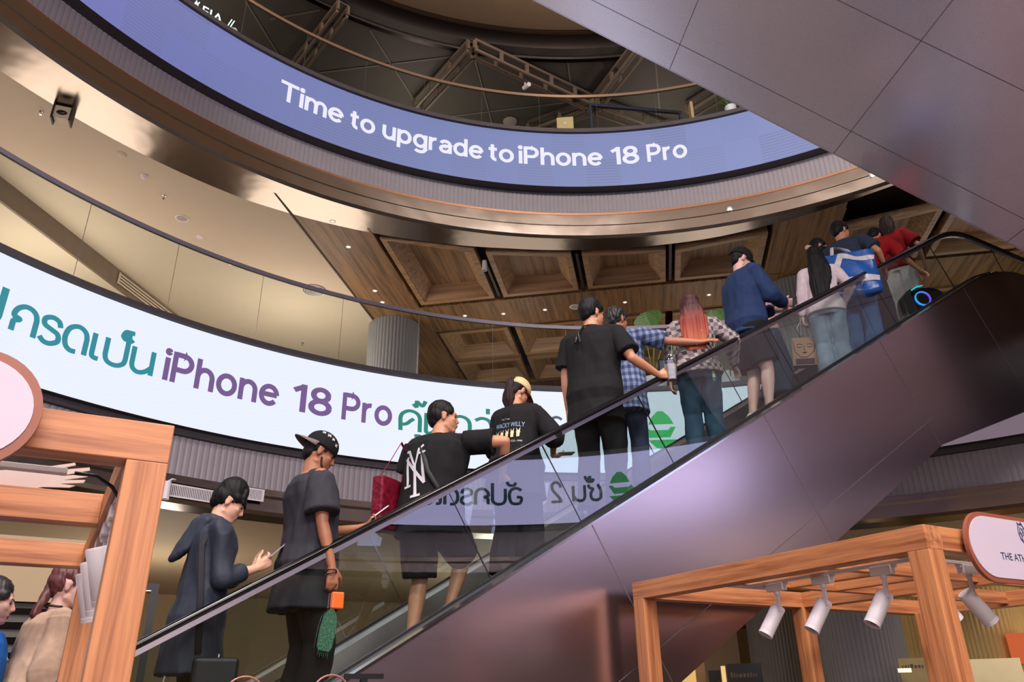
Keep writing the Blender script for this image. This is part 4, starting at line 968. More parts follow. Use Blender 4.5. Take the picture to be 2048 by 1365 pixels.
vent(-49.5, -42.5, 4.30, 'white slotted air vent in the steel rim above the young man in the hooded jacket', 46)
vent(-41.2, -38.5, 4.42, 'grey slotted air vent on the bend of the steel rim', 20)
vent(38.4, 41.5, 4.33, 'white slotted air vent in the steel rim at the right picture edge', 12)
p = at_z(357, 985, 4.12); c_ = cyl(R(-47.2), 9.33, 4.38, C2)
r_ = empty('track_spotlight', c_, 0, 'white tube spotlight hanging before the slotted vent beside the left post', 'spotlight')
b = MB(); b.lathe([(0, 0), (0.05, 0), (0.052, -0.24), (0.04, -0.24), (0, -0.22)], 20); b.build('lamp_housing', M_WHITE, r_, 'auto')
b = MB(); b.tube([(0, 0.0, 0), (0.03, 0.06, 0.05), (0.06, 0.1, 0.05)], 0.012, 8); b.build('bracket', M_WHITE, r_, True)
# black framed shop door on the left, dark shutters at the far left
p = at_z(300, 1178, 4.10); dd = Vector((p.x, p.y, 0)).normalized(); wq = -math.atan2(dd.x, dd.y)
dk = Vector((p.x, p.y, 0))*(0.62)
e_ = empty('door_frame', (dk.x, dk.y, 0), wq, 'black metal door frame of a lit shop behind the left kiosk post', 'door frame')
b = MB(); b.box(-1.6, 0.12, -0.05, 0.05, 3.12, 3.22); b.box(0.02, 0.12, -0.05, 0.05, 0, 3.12); b.box(-1.6, -1.5, -0.05, 0.05, 0, 3.12); b.build('tube_frame', M_BLACK, e_)
def facing(px, py, dist): 
    d = ray(px, py); k = dist/math.hypot(d.x, d.y); return EYE+d*k, -math.atan2(d.x, d.y)
p, a = facing(60, 1200, 7.5)
e_ = empty('roller_shutter', (p.x, p.y, 0), a, 'dark slatted shutter wall behind the boy in blue at the lower left', 'shutter')
top = facing(60, 1205, 7.5)[0].z
b = MB()
for k in range(int(top/0.11)): z = k*0.11; b.add([(-1.3, 0, z), (0.42, 0, z), (0.42, 0.04, z+0.06), (-1.3, 0.04, z+0.06), (0.42, 0.0, z+0.105), (-1.3, 0.0, z+0.105)], [(0, 1, 2, 3), (3, 2, 4, 5)])
b.build('slats', mat('black_brown_shutter', (34, 28, 24), 0.5), e_)
b = MB(); b.box(-1.3, 0.42, 0.05, 0.1, 0, top+0.05); b.build('back_plate', M_BLACK, e_)
b = MB(); b.box(-1.35, 0.46, -0.02, 0.12, top, top+0.5); b.build('header', M_WALLL, e_)
b = MB(); b.box(-0.9, 0.40, -0.06, -0.03, top+0.42, top+0.46); b.build('light_slot', M_BLACK, e_)
# shopfronts at the lower right: black signboards, cream boards, orange shop
def board(name, px0, px1, pyt, dist, h, m, label, cat, text=None, tm=None, th=0.1, ty=0.3):
    p0, _ = facing(px0, pyt, dist); p1, _ = facing(px1, pyt, dist)
    d = p1-p0; d.z = 0; L = d.length; a = math.atan2(d.y, d.x)
    e_ = empty(name, (p0.x, p0.y, 0), a, label, cat)
    b = MB(); b.box(0, L, 0, 0.08, max(0, p0.z-h), p0.z); b.build('panel', m, e_)
    if text:
        q = MB(); x = 0.1*L; rr = random.Random(len(text))      # print too small and blurred to read: short marks in a row
        while x < 0.85*L:
            w = th*rr.uniform(0.25, 0.6); q.box(x, min(x+w, 0.88*L), -0.004, -0.001, p0.z-ty, p0.z-ty+th*rr.uniform(0.5, 0.9)); x += w+th*0.22
        q.build('print_marks', tm, e_)
    return e_
M_INK = mat('dim_gold_ink', (120, 96, 60), 0.5)
board('shop_signboard', 1452, 1522, 1329, 15.5, 2.6, M_BLACK, 'tall black shop board beside the ribbed column', 'sign', 'PRODUCTS', M_INK, 0.09, 0.22)
board('shop_signboard', 1416, 1440, 1342, 15.9, 2.6, M_BLACK, 'narrower black shop board left of the tall one', 'sign', 'Shop', M_INK, 0.08, 0.25)
board('shop_wall_panel', 1375, 1400, 1250, 16.5, 3.2, mat('beige_shop_panel', (200, 160, 110), 0.6), 'beige wall panel behind the escalator foot', 'panel')
board('lit_shop_panel', 1330, 1390, 1335, 15.0, 2.2, emit('warm_lit_panel', (236, 188, 110), 0.9), 'warm glowing shop panel low behind the escalator', 'panel')
board('light_strip', 1441, 1450, 1333, 15.2, 2.2, emit('warm_lit_edge', (240, 200, 130), 1.0), 'thin lit gold edge between the black boards', 'light')
board('picture_board', 1925, 2040, 1320, 9.5, 1.6, mat('cream_board', (196, 182, 140), 0.6), 'cream picture board right of the kiosk corner post', 'board', 'MENU ART', mat('grey_green_ink', (110, 112, 84), 0.6), 0.12, 0.42)
board('shop_fascia', 2010, 2110, 1268, 19, 0.55, emit('orange_lit_fascia', (214, 92, 30), 0.8), 'orange shop fascia at the right picture edge', 'sign')
board('shop_shelf_wall', 1795, 1850, 1318, 16, 2.4, mat('olive_cream_panel', (176, 156, 104), 0.6), 'cream shop counter front behind the inner kiosk post', 'panel', 'SHOP', mat('brown_ink', (90, 70, 50), 0.6), 0.08, 0.16)
board('lit_shelf', 1795, 1822, 1338, 15.5, 0.06, emit('warm_shelf_light', (255, 226, 160), 2.5), 'glowing shelf edge beside the ribbed column', 'light')
M_LTILE = mat('yellow_lit_ceiling_tiles', (204, 176, 112), 0.6, var=0.25, scale=1.2)
b = MB(); p0 = at_z(1700, 1190, 4.09); 
b.loft([[cyl(R(a_), r_, 4.10, C2) for r_ in (15, 30.5)] for a_ in range(12, 46, 3)], False, False)
struct(b.build('ceiling', M_LTILE))
point('right_shop_light', (9.5, 19.5, 2.4), 140, (1.0, 0.74, 0.38), 0.5); point('right_shop_light', (15, 22, 2.4), 120, (1.0, 0.74, 0.38), 0.5)
# ================================================================ PEOPLE
def remesh(mb, name, m, voxel, smooth=3, parent=None, disp=None, hide=None):
    me = mb.mesh(name); o = bpy.data.objects.new(name, me); COL.objects.link(o)
    r = o.modifiers.new('r', 'REMESH'); r.mode = 'VOXEL'; r.voxel_size = voxel
    if smooth:
        s = o.modifiers.new('s', 'SMOOTH'); s.factor = 0.5; s.iterations = smooth
    dg = bpy.context.evaluated_depsgraph_get(); m2 = bpy.data.meshes.new_from_object(o.evaluated_get(dg))
    o.modifiers.clear(); o.data = m2; m2.name = name; bpy.data.meshes.remove(me)
    m2.materials.clear(); m2.materials.append(m); m2.shade_smooth()
    if disp:
        nn = [v.normal.copy() for v in m2.vertices]
        for v, n_ in zip(m2.vertices, nn): v.co += n_*disp(v.co, n_)
    if parent: o.parent = parent
    return o
def capsule(b, p0, p1, r0, r1, seg=14):
    p0, p1 = Vector(p0), Vector(p1); d = p1-p0; L = d.length
    if L < 1e-5: b.ball(p0, r0); return
    d.normalize(); s = d.cross(Vector((0, 0, 1))) if abs(d.z) < 0.9 else d.cross(Vector((1, 0, 0))); s.normalize(); t = s.cross(d)
    rings = []
    for a in (-80, -55, -28, 0): rings.append((p0+d*(r0*math.sin(R(a))), r0*math.cos(R(a))))
    for k in (0.33, 0.66): rings.append((p0+d*L*k, r0+(r1-r0)*k))
    for a in (0, 28, 55, 80): rings.append((p1+d*(r1*math.sin(R(a))), r1*math.cos(R(a))))
    b.loft([[c+s*(r*math.cos(2*PI*k/seg))+t*(r*math.sin(2*PI*k/seg)) for k in range(seg)] for c, r in rings])
def limb(b, pts, rs):
    for i in range(len(pts)-1): capsule(b, pts[i], pts[i+1], rs[i], rs[i+1])
def flatcone(b, p0, p1, r0, r1, seg=20, n=5, ratio=1.0):
    """open-ended looking tube with flat ends (sleeves, trouser legs)"""
    p0, p1 = Vector(p0), Vector(p1); d = (p1-p0).normalized(); s = d.cross(Vector((0, 1, 0))) if abs(d.y) < 0.9 else d.cross(Vector((1, 0, 0))); s.normalize(); t = s.cross(d)
    b.loft([[p0.lerp(p1, i/n)+s*((r0+(r1-r0)*i/n)*math.cos(2*PI*k/seg))+t*((r0+(r1-r0)*i/n)*ratio*math.sin(2*PI*k/seg)) for k in range(seg)] for i in range(n+1)])
def folds(amp, f=7.0, vert=0.35, seed=0.0):
    def fn(co, n_):
        v = noise.noise(Vector((co.x*f+seed, co.y*f, co.z*f*vert))); w = noise.noise(Vector((co.x*f*2.2, co.y*f*2.2+seed, co.z*f*1.1)))
        return amp*((1-abs(v)*3.2)*0.7+w*0.6)
    return fn
def strands(amp, f=55, vert=0.06):
    def fn(co, n_): return amp*noise.noise(Vector((co.x*f, co.y*f, co.z*f*vert)))
    return fn
def skin(name, rgb): return mat(name, rgb, 0.5, var=0.04, scale=30, sss=0.12)
SK_TAN = skin('warm_tan_skin', (196, 138, 106)); SK_LIGHT = skin('light_skin', (222, 172, 146)); SK_DEEP = skin('brown_skin', (168, 112, 82)); SK_PALE = skin('pale_rosy_skin', (214, 170, 158))
M_HAIRB = mat('black_hair', (11, 9, 10), 0.6, spec=0.25, var=0.3, scale=60, stretch=(1, 1, 0.1)); M_HAIRBR = mat('dark_auburn_hair', (40, 22, 20), 0.6, spec=0.25, var=0.3, scale=60, stretch=(1, 1, 0.1))
M_LIP_ = mat('lip_skin', (150, 78, 70), 0.45); M_EYE = mat('dark_eye', (20, 14, 12), 0.2); M_EYEW = mat('eye_white', (205, 196, 190), 0.3)
def plaid(name, c1, c2, c3, sc):
    m, nt, b = nodes(name); tc = nt.nodes.new('ShaderNodeTexCoord'); sp = nt.nodes.new('ShaderNodeSeparateXYZ'); nt.links.new(tc.outputs['Object'], sp.inputs[0])
    def wave(out, k, thr):
        a = nt.nodes.new('ShaderNodeMath'); a.operation = 'MULTIPLY'; a.inputs[1].default_value = k; nt.links.new(out, a.inputs[0])
        s_ = nt.nodes.new('ShaderNodeMath'); s_.operation = 'SINE'; nt.links.new(a.outputs[0], s_.inputs[0])
        g = nt.nodes.new('ShaderNodeMath'); g.operation = 'GREATER_THAN'; g.inputs[1].default_value = thr; nt.links.new(s_.outputs[0], g.inputs[0]); return g
    ad = nt.nodes.new('ShaderNodeMath'); ad.operation = 'ADD'; nt.links.new(sp.outputs['X'], ad.inputs[0]); nt.links.new(sp.outputs['Y'], ad.inputs[1])
    g1 = wave(ad.outputs[0], sc, 0); g2 = wave(sp.outputs['Z'], sc, 0)
    su = nt.nodes.new('ShaderNodeMath'); su.operation = 'MULTIPLY_ADD'; su.inputs[1].default_value = 0.5; nt.links.new(g1.outputs[0], su.inputs[0])
    hf = nt.nodes.new('ShaderNodeMath'); hf.operation = 'MULTIPLY'; hf.inputs[1].default_value = 0.5; nt.links.new(g2.outputs[0], hf.inputs[0]); nt.links.new(hf.outputs[0], su.inputs[2])
    cr = nt.nodes.new('ShaderNodeValToRGB'); cr.color_ramp.interpolation = 'CONSTANT'; e = cr.color_ramp.elements
    e[0].position = 0; e[0].color = sr(c1)+(1,); e[1].position = 0.4; e[1].color = sr(c2)+(1,); x = e.new(0.9); x.color = sr(c3)+(1,)
    nt.links.new(su.outputs[0], cr.inputs[0]); nt.links.new(cr.outputs[0], b.inputs['Base Color']); b.inputs['Roughness'].default_value = 0.85
    return m
def fabric(name, rgb, rough=0.85, var=0.1): return mat(name, rgb, rough, var=var, scale=22, bump=0.12, spec=0.25)
def jeans(name, rgb): return mat(name, rgb, 0.8, var=0.22, scale=7, bump=0.1, spec=0.2)

def hand(b, w, f, pn, thumb, curl=30, spread=1.0, k=1.0):
    """w wrist, f finger direction, pn palm normal, thumb=+1/-1 side along f x pn"""
    w, f, pn = Vector(w), Vector(f).normalized(), Vector(pn); pn = (pn-f*pn.dot(f)).normalized(); s = f.cross(pn)*thumb
    for q in (-0.024, -0.008, 0.008, 0.024): capsule(b, w+f*0.012+s*q*0.6, w+f*0.08*k+s*q, 0.0155, 0.0125, 8)
    capsule(b, w+f*0.0, w+f*0.05, 0.024, 0.018, 10)
    for q, L, cc in ((0.028, 0.066, 0.9), (0.0095, 0.076, 1.0), (-0.0095, 0.070, 1.1), (-0.028, 0.056, 1.25)):
        p = w+f*0.082*k+s*q; a = R(curl*0.6*cc); r = 0.0092
        for seg_, fr in enumerate((0.45, 0.3, 0.25)):
            d = f*math.cos(a)+pn*math.sin(a)+s*(q*0.8*spread); d.normalize(); e = p+d*L*k*fr
            capsule(b, p, e, r, r-0.0009, 8); p = e; r -= 0.0009; a += R(curl*cc)
    p = w+f*0.022+s*0.026; d = (f*0.72+s*0.62+pn*0.30).normalized(); e = p+d*0.042*k; capsule(b, p, e, 0.0145, 0.0105, 8)
    d = (f*0.9+s*0.18+pn*(0.30+curl*0.006)).normalized(); e2 = e+d*0.034*k; capsule(b, e, e2, 0.0105, 0.009, 8)
    d = (f*0.85-s*0.10+pn*(0.35+curl*0.01)).normalized(); capsule(b, e2, e2+d*0.024*k, 0.009, 0.0075, 8)

class Person:
    def __init__(s, px, py, off, height, head, label, skinm=SK_TAN, lean=0, side=0, yaw=0, pitch=10, female=False, girth=1.0,
                 arms=None, feet=None, voxel=0.007, zfeet=None, group=None, face=True, hf=0.015):
        s.k = height/1.72; s.lean = R(lean); s.sd = R(side); s.female = female; s.g = girth; s.vox = voxel; s.skin = skinm
        s.HM = None
        hc = s.bend((0, hf, 1.60)); s.hm = Matrix.Translation(hc) @ Matrix.Rotation(-s.sd, 4, 'Y') @ Matrix.Rotation(-R(yaw), 4, 'Z') @ Matrix.Rotation(-R(pitch), 4, 'X')
        top = s.hm @ Vector((0, -0.01, 0.118))
        # place the figure: crown of the head lies on the sight line at the given depth of the escalator
        P = at_plane(px, py, -N*(5+off), N)
        rz = -R(head); loc = P-Matrix.Rotation(rz, 4, 'Z').to_3x3() @ (Vector((top.x, top.y, 0))*s.k)
        loc.z = P.z-top.z*s.k
        sp = loc.dot(H)
        print('PERSON %-34s s=%.2f off=%.2f feet over nose line %.2f' % (label[:34], sp, -loc.dot(N)-5, loc.z-zn(sp)))
        s.loc, s.rz = loc, rz; s.M = Matrix.Translation(loc) @ Matrix.Rotation(rz, 4, 'Z') @ Matrix.Scale(s.k, 4)
        sw = 0.158 if female else 0.178
        s.sw = sw*girth**0.5
        s.sh = {q: s.bend((q*s.sw, 0.0, 1.40)) for q in (-1, 1)}
        s.arm = {}
        arms = arms or {}
        for q in (-1, 1):
            w = arms.get(q, {}).get('w', (q*0.26, 0.05, 0.83)); w = Vector(w); hint = Vector(arms.get(q, {}).get('hint', (q*0.3, -0.5, -0.4)))
            A, B_ = 0.285, 0.25; S_ = s.sh[q]; d = w-S_; L = d.length
            if L > A+B_-0.005: w = S_+d*((A+B_-0.005)/L); d = w-S_; L = d.length
            a = (A*A-B_*B_+L*L)/(2*L); hgt = math.sqrt(max(0, A*A-a*a)); dn = d.normalized(); hp = (hint-dn*hint.dot(dn)).normalized()
            s.arm[q] = (S_, S_+dn*a+hp*hgt, w)
        # feet: (x, y, z) of each ankle
        feet = feet or {-1: (-0.10, -0.02, 0.09), 1: (0.10, 0.03, 0.09)}
        s.leg = {}
        for q in (-1, 1):
            hp_ = Vector((q*0.088, 0, 0.90)); an = Vector(feet[q]); d = an-hp_; L = min(d.length, 0.818); dn = d.normalized(); an = hp_+dn*L
            A, B_ = 0.42, 0.40; a = (A*A-B_*B_+L*L)/(2*L); hgt = math.sqrt(max(0, A*A-a*a)); f = Vector((0, 1, 0)); f = (f-dn*f.dot(dn)).normalized()
            s.leg[q] = (hp_, hp_+dn*a+f*hgt, an)
        b = MB(); s.head(b); s.body(b)
        for q in (-1, 1):
            S_, E_, W_ = s.arm[q]; r = 0.9 if female else 1.0
            limb(b, [S_, S_.lerp(E_, 0.45), E_, E_.lerp(W_, 0.3), W_], [0.050*r*girth, 0.046*r*girth, 0.036*r, 0.038*r, 0.0245*r])
            h_ = arms.get(q, {}); fd = Vector(h_.get('f', (W_-E_).normalized())); hand(b, W_+(W_-E_).normalized()*0.012, fd, h_.get('pn', (-q, 0, 0)), h_.get('t', None) or s.tside(q, fd, h_.get('pn', (-q, 0, 0))), h_.get('curl', 28))
        for q in (-1, 1):
            h_, k_, a_ = s.leg[q]
            limb(b, [h_, h_.lerp(k_, .5), k_, k_.lerp(a_, .28), k_.lerp(a_, .7), a_], [0.085*girth, 0.070*girth, 0.054, 0.056, 0.038, 0.034])
            capsule(b, a_+Vector((0, -0.03, -0.045)), a_+Vector((0, 0.14, -0.062)), 0.034, 0.024)
        o = remesh(b, 'person', skinm, voxel, 2); o.matrix_basis = s.M; s.o = o
        tag(o, label, 'person', group)
        if face: s.face()
    def tside(s, q, f, pn):
        # thumb points up / forward for a relaxed hand
        f = Vector(f).normalized(); pn = Vector(pn); c = f.cross(pn)
        up = Vector((0, 0.8, 0.6)) if abs(f.z) > 0.7 else Vector((-q*0.5, 0, 1))
        return 1 if c.dot(up) > 0 else -1
    def bend(s, p):
        p = Vector(p); z0 = 0.93
        if p.z <= z0: return p
        t = min(1.0, (p.z-z0)/0.35); a = s.lean*t; c = s.sd*t
        q = Vector((p.x, p.y*math.cos(a)+(p.z-z0)*math.sin(a), z0+(p.z-z0)*math.cos(a)-p.y*math.sin(a)))
        return Vector((q.x*math.cos(c)+(q.z-z0)*math.sin(c), q.y, z0+(q.z-z0)*math.cos(c)-q.x*math.sin(c)))
    def rings(s, spec, seg=28, grow=0.0):
        out = []
        for z, rx, ry, y in spec:
            n_ = 2.3
            ring_ = []
            for k in range(seg):
                a = 2*PI*k/seg; ca_, sa_ = math.cos(a), math.sin(a)
                f = (abs(ca_)**n_+abs(sa_)**n_)**(-1/n_)
                ring_.append(s.bend(((rx+grow)*f*ca_, y+(ry+grow)*f*sa_, z)))
            out.append(ring_)
        return out
    def torso_spec(s):
        g = s.g
        if s.female: return [(0.84, .150, .105, -.01), (0.92, .158*g, .112*g, -.012), (1.02, .132*g, .092*g, 0), (1.10, .120*g, .085*g, .0), (1.20, .132*g, .095*g, .008), (1.29, .146*g, .104*g, .01), (1.37, .146*g, .088*g, 0), (1.42, .112, .068, -.005), (1.45, .062, .055, -.005)]
        return [(0.84, .150, .105, -.01), (0.92, .152*g, .112*g, -.01), (1.02, .145*g, .100*g, 0), (1.12, .145*g, .098*g, .0), (1.22, .156*g, .106*g, .0), (1.31, .168*g, .110*g, .0), (1.38, .165*g, .096*g, -.004), (1.43, .125, .074, -.008), (1.46, .070, .060, -.01)]
    def body(s, b):
        b.loft(s.rings(s.torso_spec()))
        n0, n1 = s.bend((0, -0.012, 1.40)), s.hm @ Vector((0, -0.012, -0.045)); r = 0.050 if s.female else 0.058
        capsule(b, n0, n1, r*1.08, r)
        for q in (-1, 1): capsule(b, s.bend((q*0.045, -0.02, 1.42)), s.sh[q]+Vector((0, 0, -0.008)), 0.034, 0.044)
    def head(s, b):
        M_ = s.hm
        def el(c, r): b.ball((0, 0, 0), 1.0, 24, 16, M_ @ Matrix.Translation(c) @ Matrix.Diagonal((r[0], r[1], r[2], 1)))
        def cp(p0, p1, r0, r1): capsule(b, M_ @ Vector(p0), M_ @ Vector(p1), r0, r1, 12)
        el((0, -.014, .030), (.074, .094, .086)); el((0, .030, -.030), (.060, .060, .082)); el((0, .056, -.090), (.032, .030, .024)); el((0, -.02, -.02), (.064, .07, .07))
        cp((-.05, -.0, -.07), (-.018, .055, -.094), .019, .018); cp((.05, -.0, -.07), (.018, .055, -.094), .019, .018)
        cp((0, .083, .012), (0, .101, -.026), .0085, .0105); cp((-.010, .092, -.033), (.010, .092, -.033), .0085, .0085)
        cp((-.034, .072, .022), (.034, .072, .022), .0125, .0125); cp((-.040, .058, -.020), (-.034, .062, -.03), .019, .018); cp((.040, .058, -.020), (.034, .062, -.03), .019, .018)
        cp((-.015, .082, -.060), (.015, .082, -.060), .0085, .0085); cp((-.013, .080, -.069), (.013, .080, -.069), .0085, .0085)
        for q in (-1, 1):
            el((q*.077, -.012, -.012), (.007, .018, .030)); cp((q*.074, .004, .006), (q*.083, -.022, .012), .006, .006); cp((q*.083, -.022, .012), (q*.076, -.012, -.036), .006, .007)
    def face(s, brow=M_HAIRB):
        inv = s.hm
        for q in (-1, 1):
            b = MB(); b.ball((0, 0, 0), 1.0, 12, 8, inv @ Matrix.Translation((q*.030, .0785, .001)) @ Matrix.Diagonal((.0125, .008, .0045, 1))); b.build('eye', M_EYE, s.o, True)
            b = MB(); capsule(b, inv @ Vector((q*.014, .0865, .022)), inv @ Vector((q*.046, .0775, .025)), .0032, .0022, 6); b.build('eyebrow', brow, s.o, True)
        b = MB(); capsule(b, inv @ Vector((-.017, .0865, -.0635)), inv @ Vector((.017, .0865, -.0635)), .0055, .0055, 8); capsule(b, inv @ Vector((-.012, .0862, -.0705)), inv @ Vector((.012, .0862, -.0705)), .0055, .0055, 8); b.build('lips', M_LIP_, s.o, True)
    # ---- hair
    def hair_short(s, m=M_HAIRB, top=0.012, fringe=0, sides=0.0, name='hair', amp=0.0035, messy=0, capped=False):
        b = MB(); M_ = s.hm
        def el(c, r): b.ball((0, 0, 0), 1.0, 24, 16, M_ @ Matrix.Translation(c) @ Matrix.Diagonal((r[0], r[1], r[2], 1)))
        if capped: el((0, -.032, .020), (.0785, .083, .072)); el((0, -.058, -.030), (.060, .046, .054))
        else: el((0, -.022, .046+top*.5), (.0815+sides, .096, .083+top)); el((0, -.045, .012), (.0795+sides, .078, .080)); el((0, -.066, -.022), (.058+sides, .046, .056))
        for q in (-1, 1):
            if not capped: el((q*.052, .018, .038), (.029+sides, .046, .036))
            capsule(b, M_ @ Vector((q*.072, .022, .02)), M_ @ Vector((q*.073, .018, -.004)), .008, .006, 8)
        if fringe:
            for i in range(9):
                x = -.062+.0155*i; capsule(b, M_ @ Vector((x*.8, .045, .095)), M_ @ Vector((x*1.06, .092-abs(x)*.35, .052-fringe*(.8+.4*random.random()))), .020, .009, 8)
        if messy:
            for i in range(26):
                a = random.random()*2*PI; e = random.random()*1.2+0.35; d = Vector((math.cos(a)*math.cos(e), math.sin(a)*math.cos(e)-.1, math.sin(e)))
                p = Vector((0, -.02, .045))+Vector((d.x*.074, d.y*.086, d.z*.078)); capsule(b, M_ @ p, M_ @ (p+d*.016*messy+Vector((0, .01, 0))), .013, .006, 6)
        return remesh(b, name, m, 0.0065, 1, s.o, strands(amp, 70, 0.25))
    def hair_long(s, m, length, w=0.085, back=0.0, sidefall=True, name='hair', wave=0.0, drape=None):
        b = MB(); M_ = s.hm
        def el(c, r): b.ball((0, 0, 0), 1.0, 24, 16, M_ @ Matrix.Translation(c) @ Matrix.Diagonal((r[0], r[1], r[2], 1)))
        el((0, -.020, .052), (.086, .100, .086)); el((0, -.040, .0), (.088, .082, .095)); el((0, -.045, -.06), (.084, .066, .07))
        for q in (-1, 1):
            el((q*.058, .020, .03), (.034, .05, .05))
            if sidefall: capsule(b, M_ @ Vector((q*.074, .03, .02)), M_ @ Vector((q*.078, .015, -.12)), .020, .022, 10)
        top = M_ @ Vector((0, -.055, -.02)); n = 9; rings = []
        for i in range(n+1):
            t = i/n; z = -length*t
            c = top+Vector((wave*math.sin(t*5), -(.030+.030*min(1, t*3))-back*t, z)); ww = (.084+(w-.084)*min(1, t*3))*(1-.35*max(0, t-.6)/.4); dd_ = .046*(1-.55*t)
            c = c if drape is None else drape(c, t)
            rings.append([(c.x+ww*math.cos(2*PI*k/20), c.y+dd_*math.sin(2*PI*k/20), c.z) for k in range(20)])
        b.loft(rings)
        return remesh(b, name, m, 0.0075, 2, s.o, strands(0.010, 60, 0.05))
    def cap(s, m, brim_m, back=False, tilt=0, name='cap'):
        Mh = s.hm @ Matrix.Translation((0, -.012, .046)) @ Matrix.Rotation(R(tilt), 4, 'X') @ (Matrix.Rotation(PI, 4, 'Z') if back else Matrix.Identity(4))
        b = MB(); pr = [(.0955*math.cos(R(a)), .096*math.sin(R(a))) for a in range(0, 91, 10)]; seg = 32; rings = []
        for r_, z_ in [(.0950, -.026), (.0965, -.012)]+pr: rings.append([(r_*.93*math.cos(2*PI*k/seg), r_*1.13*math.sin(2*PI*k/seg), z_) for k in range(seg)])
        b.loft(rings, True, False, Mh); o = b.build(name, m, s.o, True)
        md = o.modifiers.new('thick', 'SOLIDIFY'); md.thickness = 0.003
        v = MB(); vs = []; n = 16
        for i in range(n+1):
            a = R(15+150*i/n); x, y = math.cos(a), math.sin(a)
            for t in (0, .5, 1.0):
                rx, ry = .092+.004*t, .106+.074*t*max(0, y)**.6
                vs.append((rx*x, ry*y, -.014-.016*t*t-.02*(x*x)*t))
        fs = [(i*3+j, i*3+j+1, i*3+j+4, i*3+j+3) for i in range(n) for j in (0, 1)]
        v.add(vs, fs, Mh); br = v.build('brim', brim_m, o, True); md = br.modifiers.new('thick', 'SOLIDIFY'); md.thickness = 0.004
        s.capM = Mh
        return o
    # ---- clothes
    def shirt(s, m, hem=0.78, sleeve=0.6, loose=0.022, flare=0.02, cuff=0.075, collar=False, seed=0.0, amp=0.007, name='shirt', vz=None, neck=1.455):
        sp = []
        for z, rx, ry, y in s.torso_spec():
            if z < hem or z > neck-0.01: continue
            t = max(0, (1.20-z)/0.45); sp.append((z, rx+loose+flare*t+(.012 if z < 1.3 else 0), ry+loose*.9+flare*t, y))
        lw = [q for q in s.torso_spec() if q[0] >= 0.9][0]
        sp = [(hem, max(lw[1], .15)+loose+flare*1.1, lw[2]+loose+flare*1.1, lw[3])]+[q for q in sp if q[0] > hem+.03]
        last = s.torso_spec()[-1]; sp.append((neck, last[1]+.012, last[2]+.012, last[3]))
        b = MB(); b.loft(s.rings(sp))
        for q in (-1, 1):
            S_, E_, W_ = s.arm[q]
            capsule(b, s.bend((q*.055, -.018, 1.418)), S_+Vector((0, 0, -.008)), .054, .066)
            r0 = .066*s.g
            if sleeve <= 1: flatcone(b, S_+(S_-E_)*.0, S_.lerp(E_, sleeve), r0, cuff)
            else:
                flatcone(b, S_, E_, r0, cuff); b.ball(E_, cuff*.98, 14, 10); flatcone(b, E_, E_.lerp(W_, sleeve-1), cuff*.98, cuff*.72); 
                if sleeve > 1.85: b.ball(E_.lerp(W_, sleeve-1.04), cuff*.78, 14, 8)
        if collar:
            n0 = s.bend((0, -.012, 1.44)); capsule(b, n0, n0+Vector((0, .0, .035)), .066, .062)
        return remesh(b, name, m, vz or s.vox*1.15, 2, s.o, folds(amp, 8, .35, seed))
    def trousers(s, m, length=1.0, r_knee=.078, r_end=.075, r_top=.100, seed=3.0, amp=0.006, name='trousers', waist=0.97, vz=None, top=None):
        b = MB(); g = s.g
        b.loft(s.rings([(0.80, .150*g, .112*g, -.01), (0.86, .163*g, .122*g, -.012), (0.92, .162*g, .122*g, -.012), (waist, .148*g, .108*g, 0)]))
        for q in (-1, 1):
            h_, k_, a_ = s.leg[q]; h2 = h_+Vector((0, -.005, -.02))
            if length <= 0.5: flatcone(b, h2, h_.lerp(k_, length*2), r_top*g, r_end, ratio=1.08)
            elif length < 0.62: flatcone(b, h2, k_, r_top*g, r_knee, ratio=1.08); flatcone(b, k_, k_.lerp(a_, (length-.5)*2), r_knee, r_end)
            else:
                capsule(b, h2, k_, r_top*g*.92, r_knee, 18); flatcone(b, k_, k_.lerp(a_, min(1.06, (length-.5)*2)), r_knee, r_end); b.ball(k_, r_knee, 14, 10)
        return remesh(b, name, m, vz or s.vox*1.15, 2, s.o, folds(amp, 9, .5, seed))
    def shoes(s, m, sole=None):
        for q in (-1, 1):
            a_ = s.leg[q][2]; b = MB(); capsule(b, a_+Vector((0, -.045, -.045)), a_+Vector((0, .06, -.05)), .044, .042); capsule(b, a_+Vector((0, .05, -.055)), a_+Vector((0, .165, -.062)), .044, .034); capsule(b, a_+Vector((0, -.02, -.02)), a_+Vector((0, -.01, .01)), .042, .044)
            o = remesh(b, 'shoe', m, 0.012, 2, s.o)
            b2 = MB(); b2.loft([[(a_.x+(.045 if z > -.5 else .045)*math.cos(2*PI*k/16), a_.y+.06+.135*math.sin(2*PI*k/16), a_.z+z) for k in range(16)] for z in (-.098, -.075)]); b2.build('sole', sole or M_WHITE, o)
    def world(s, p): return s.M @ Vector(p)
    def decal(s, vs, fs, frame, target, m, name='print', off=0.003, dirn=None):
        """print letters on the cloth: project a flat drawing along dirn onto the garment (person coordinates)"""
        me = target.data; bvh = BVHTree.FromPolygons([v.co for v in me.vertices], [tuple(p.vertices) for p in me.polygons])
        out = []
        for v in vs:
            p = frame @ Vector(v); hit = bvh.ray_cast(p, dirn)
            q = hit[0] if hit[0] is not None else p
            out.append(q-dirn*off)
        b = MB(); b.add(out, fs); return b.build(name, m, target)
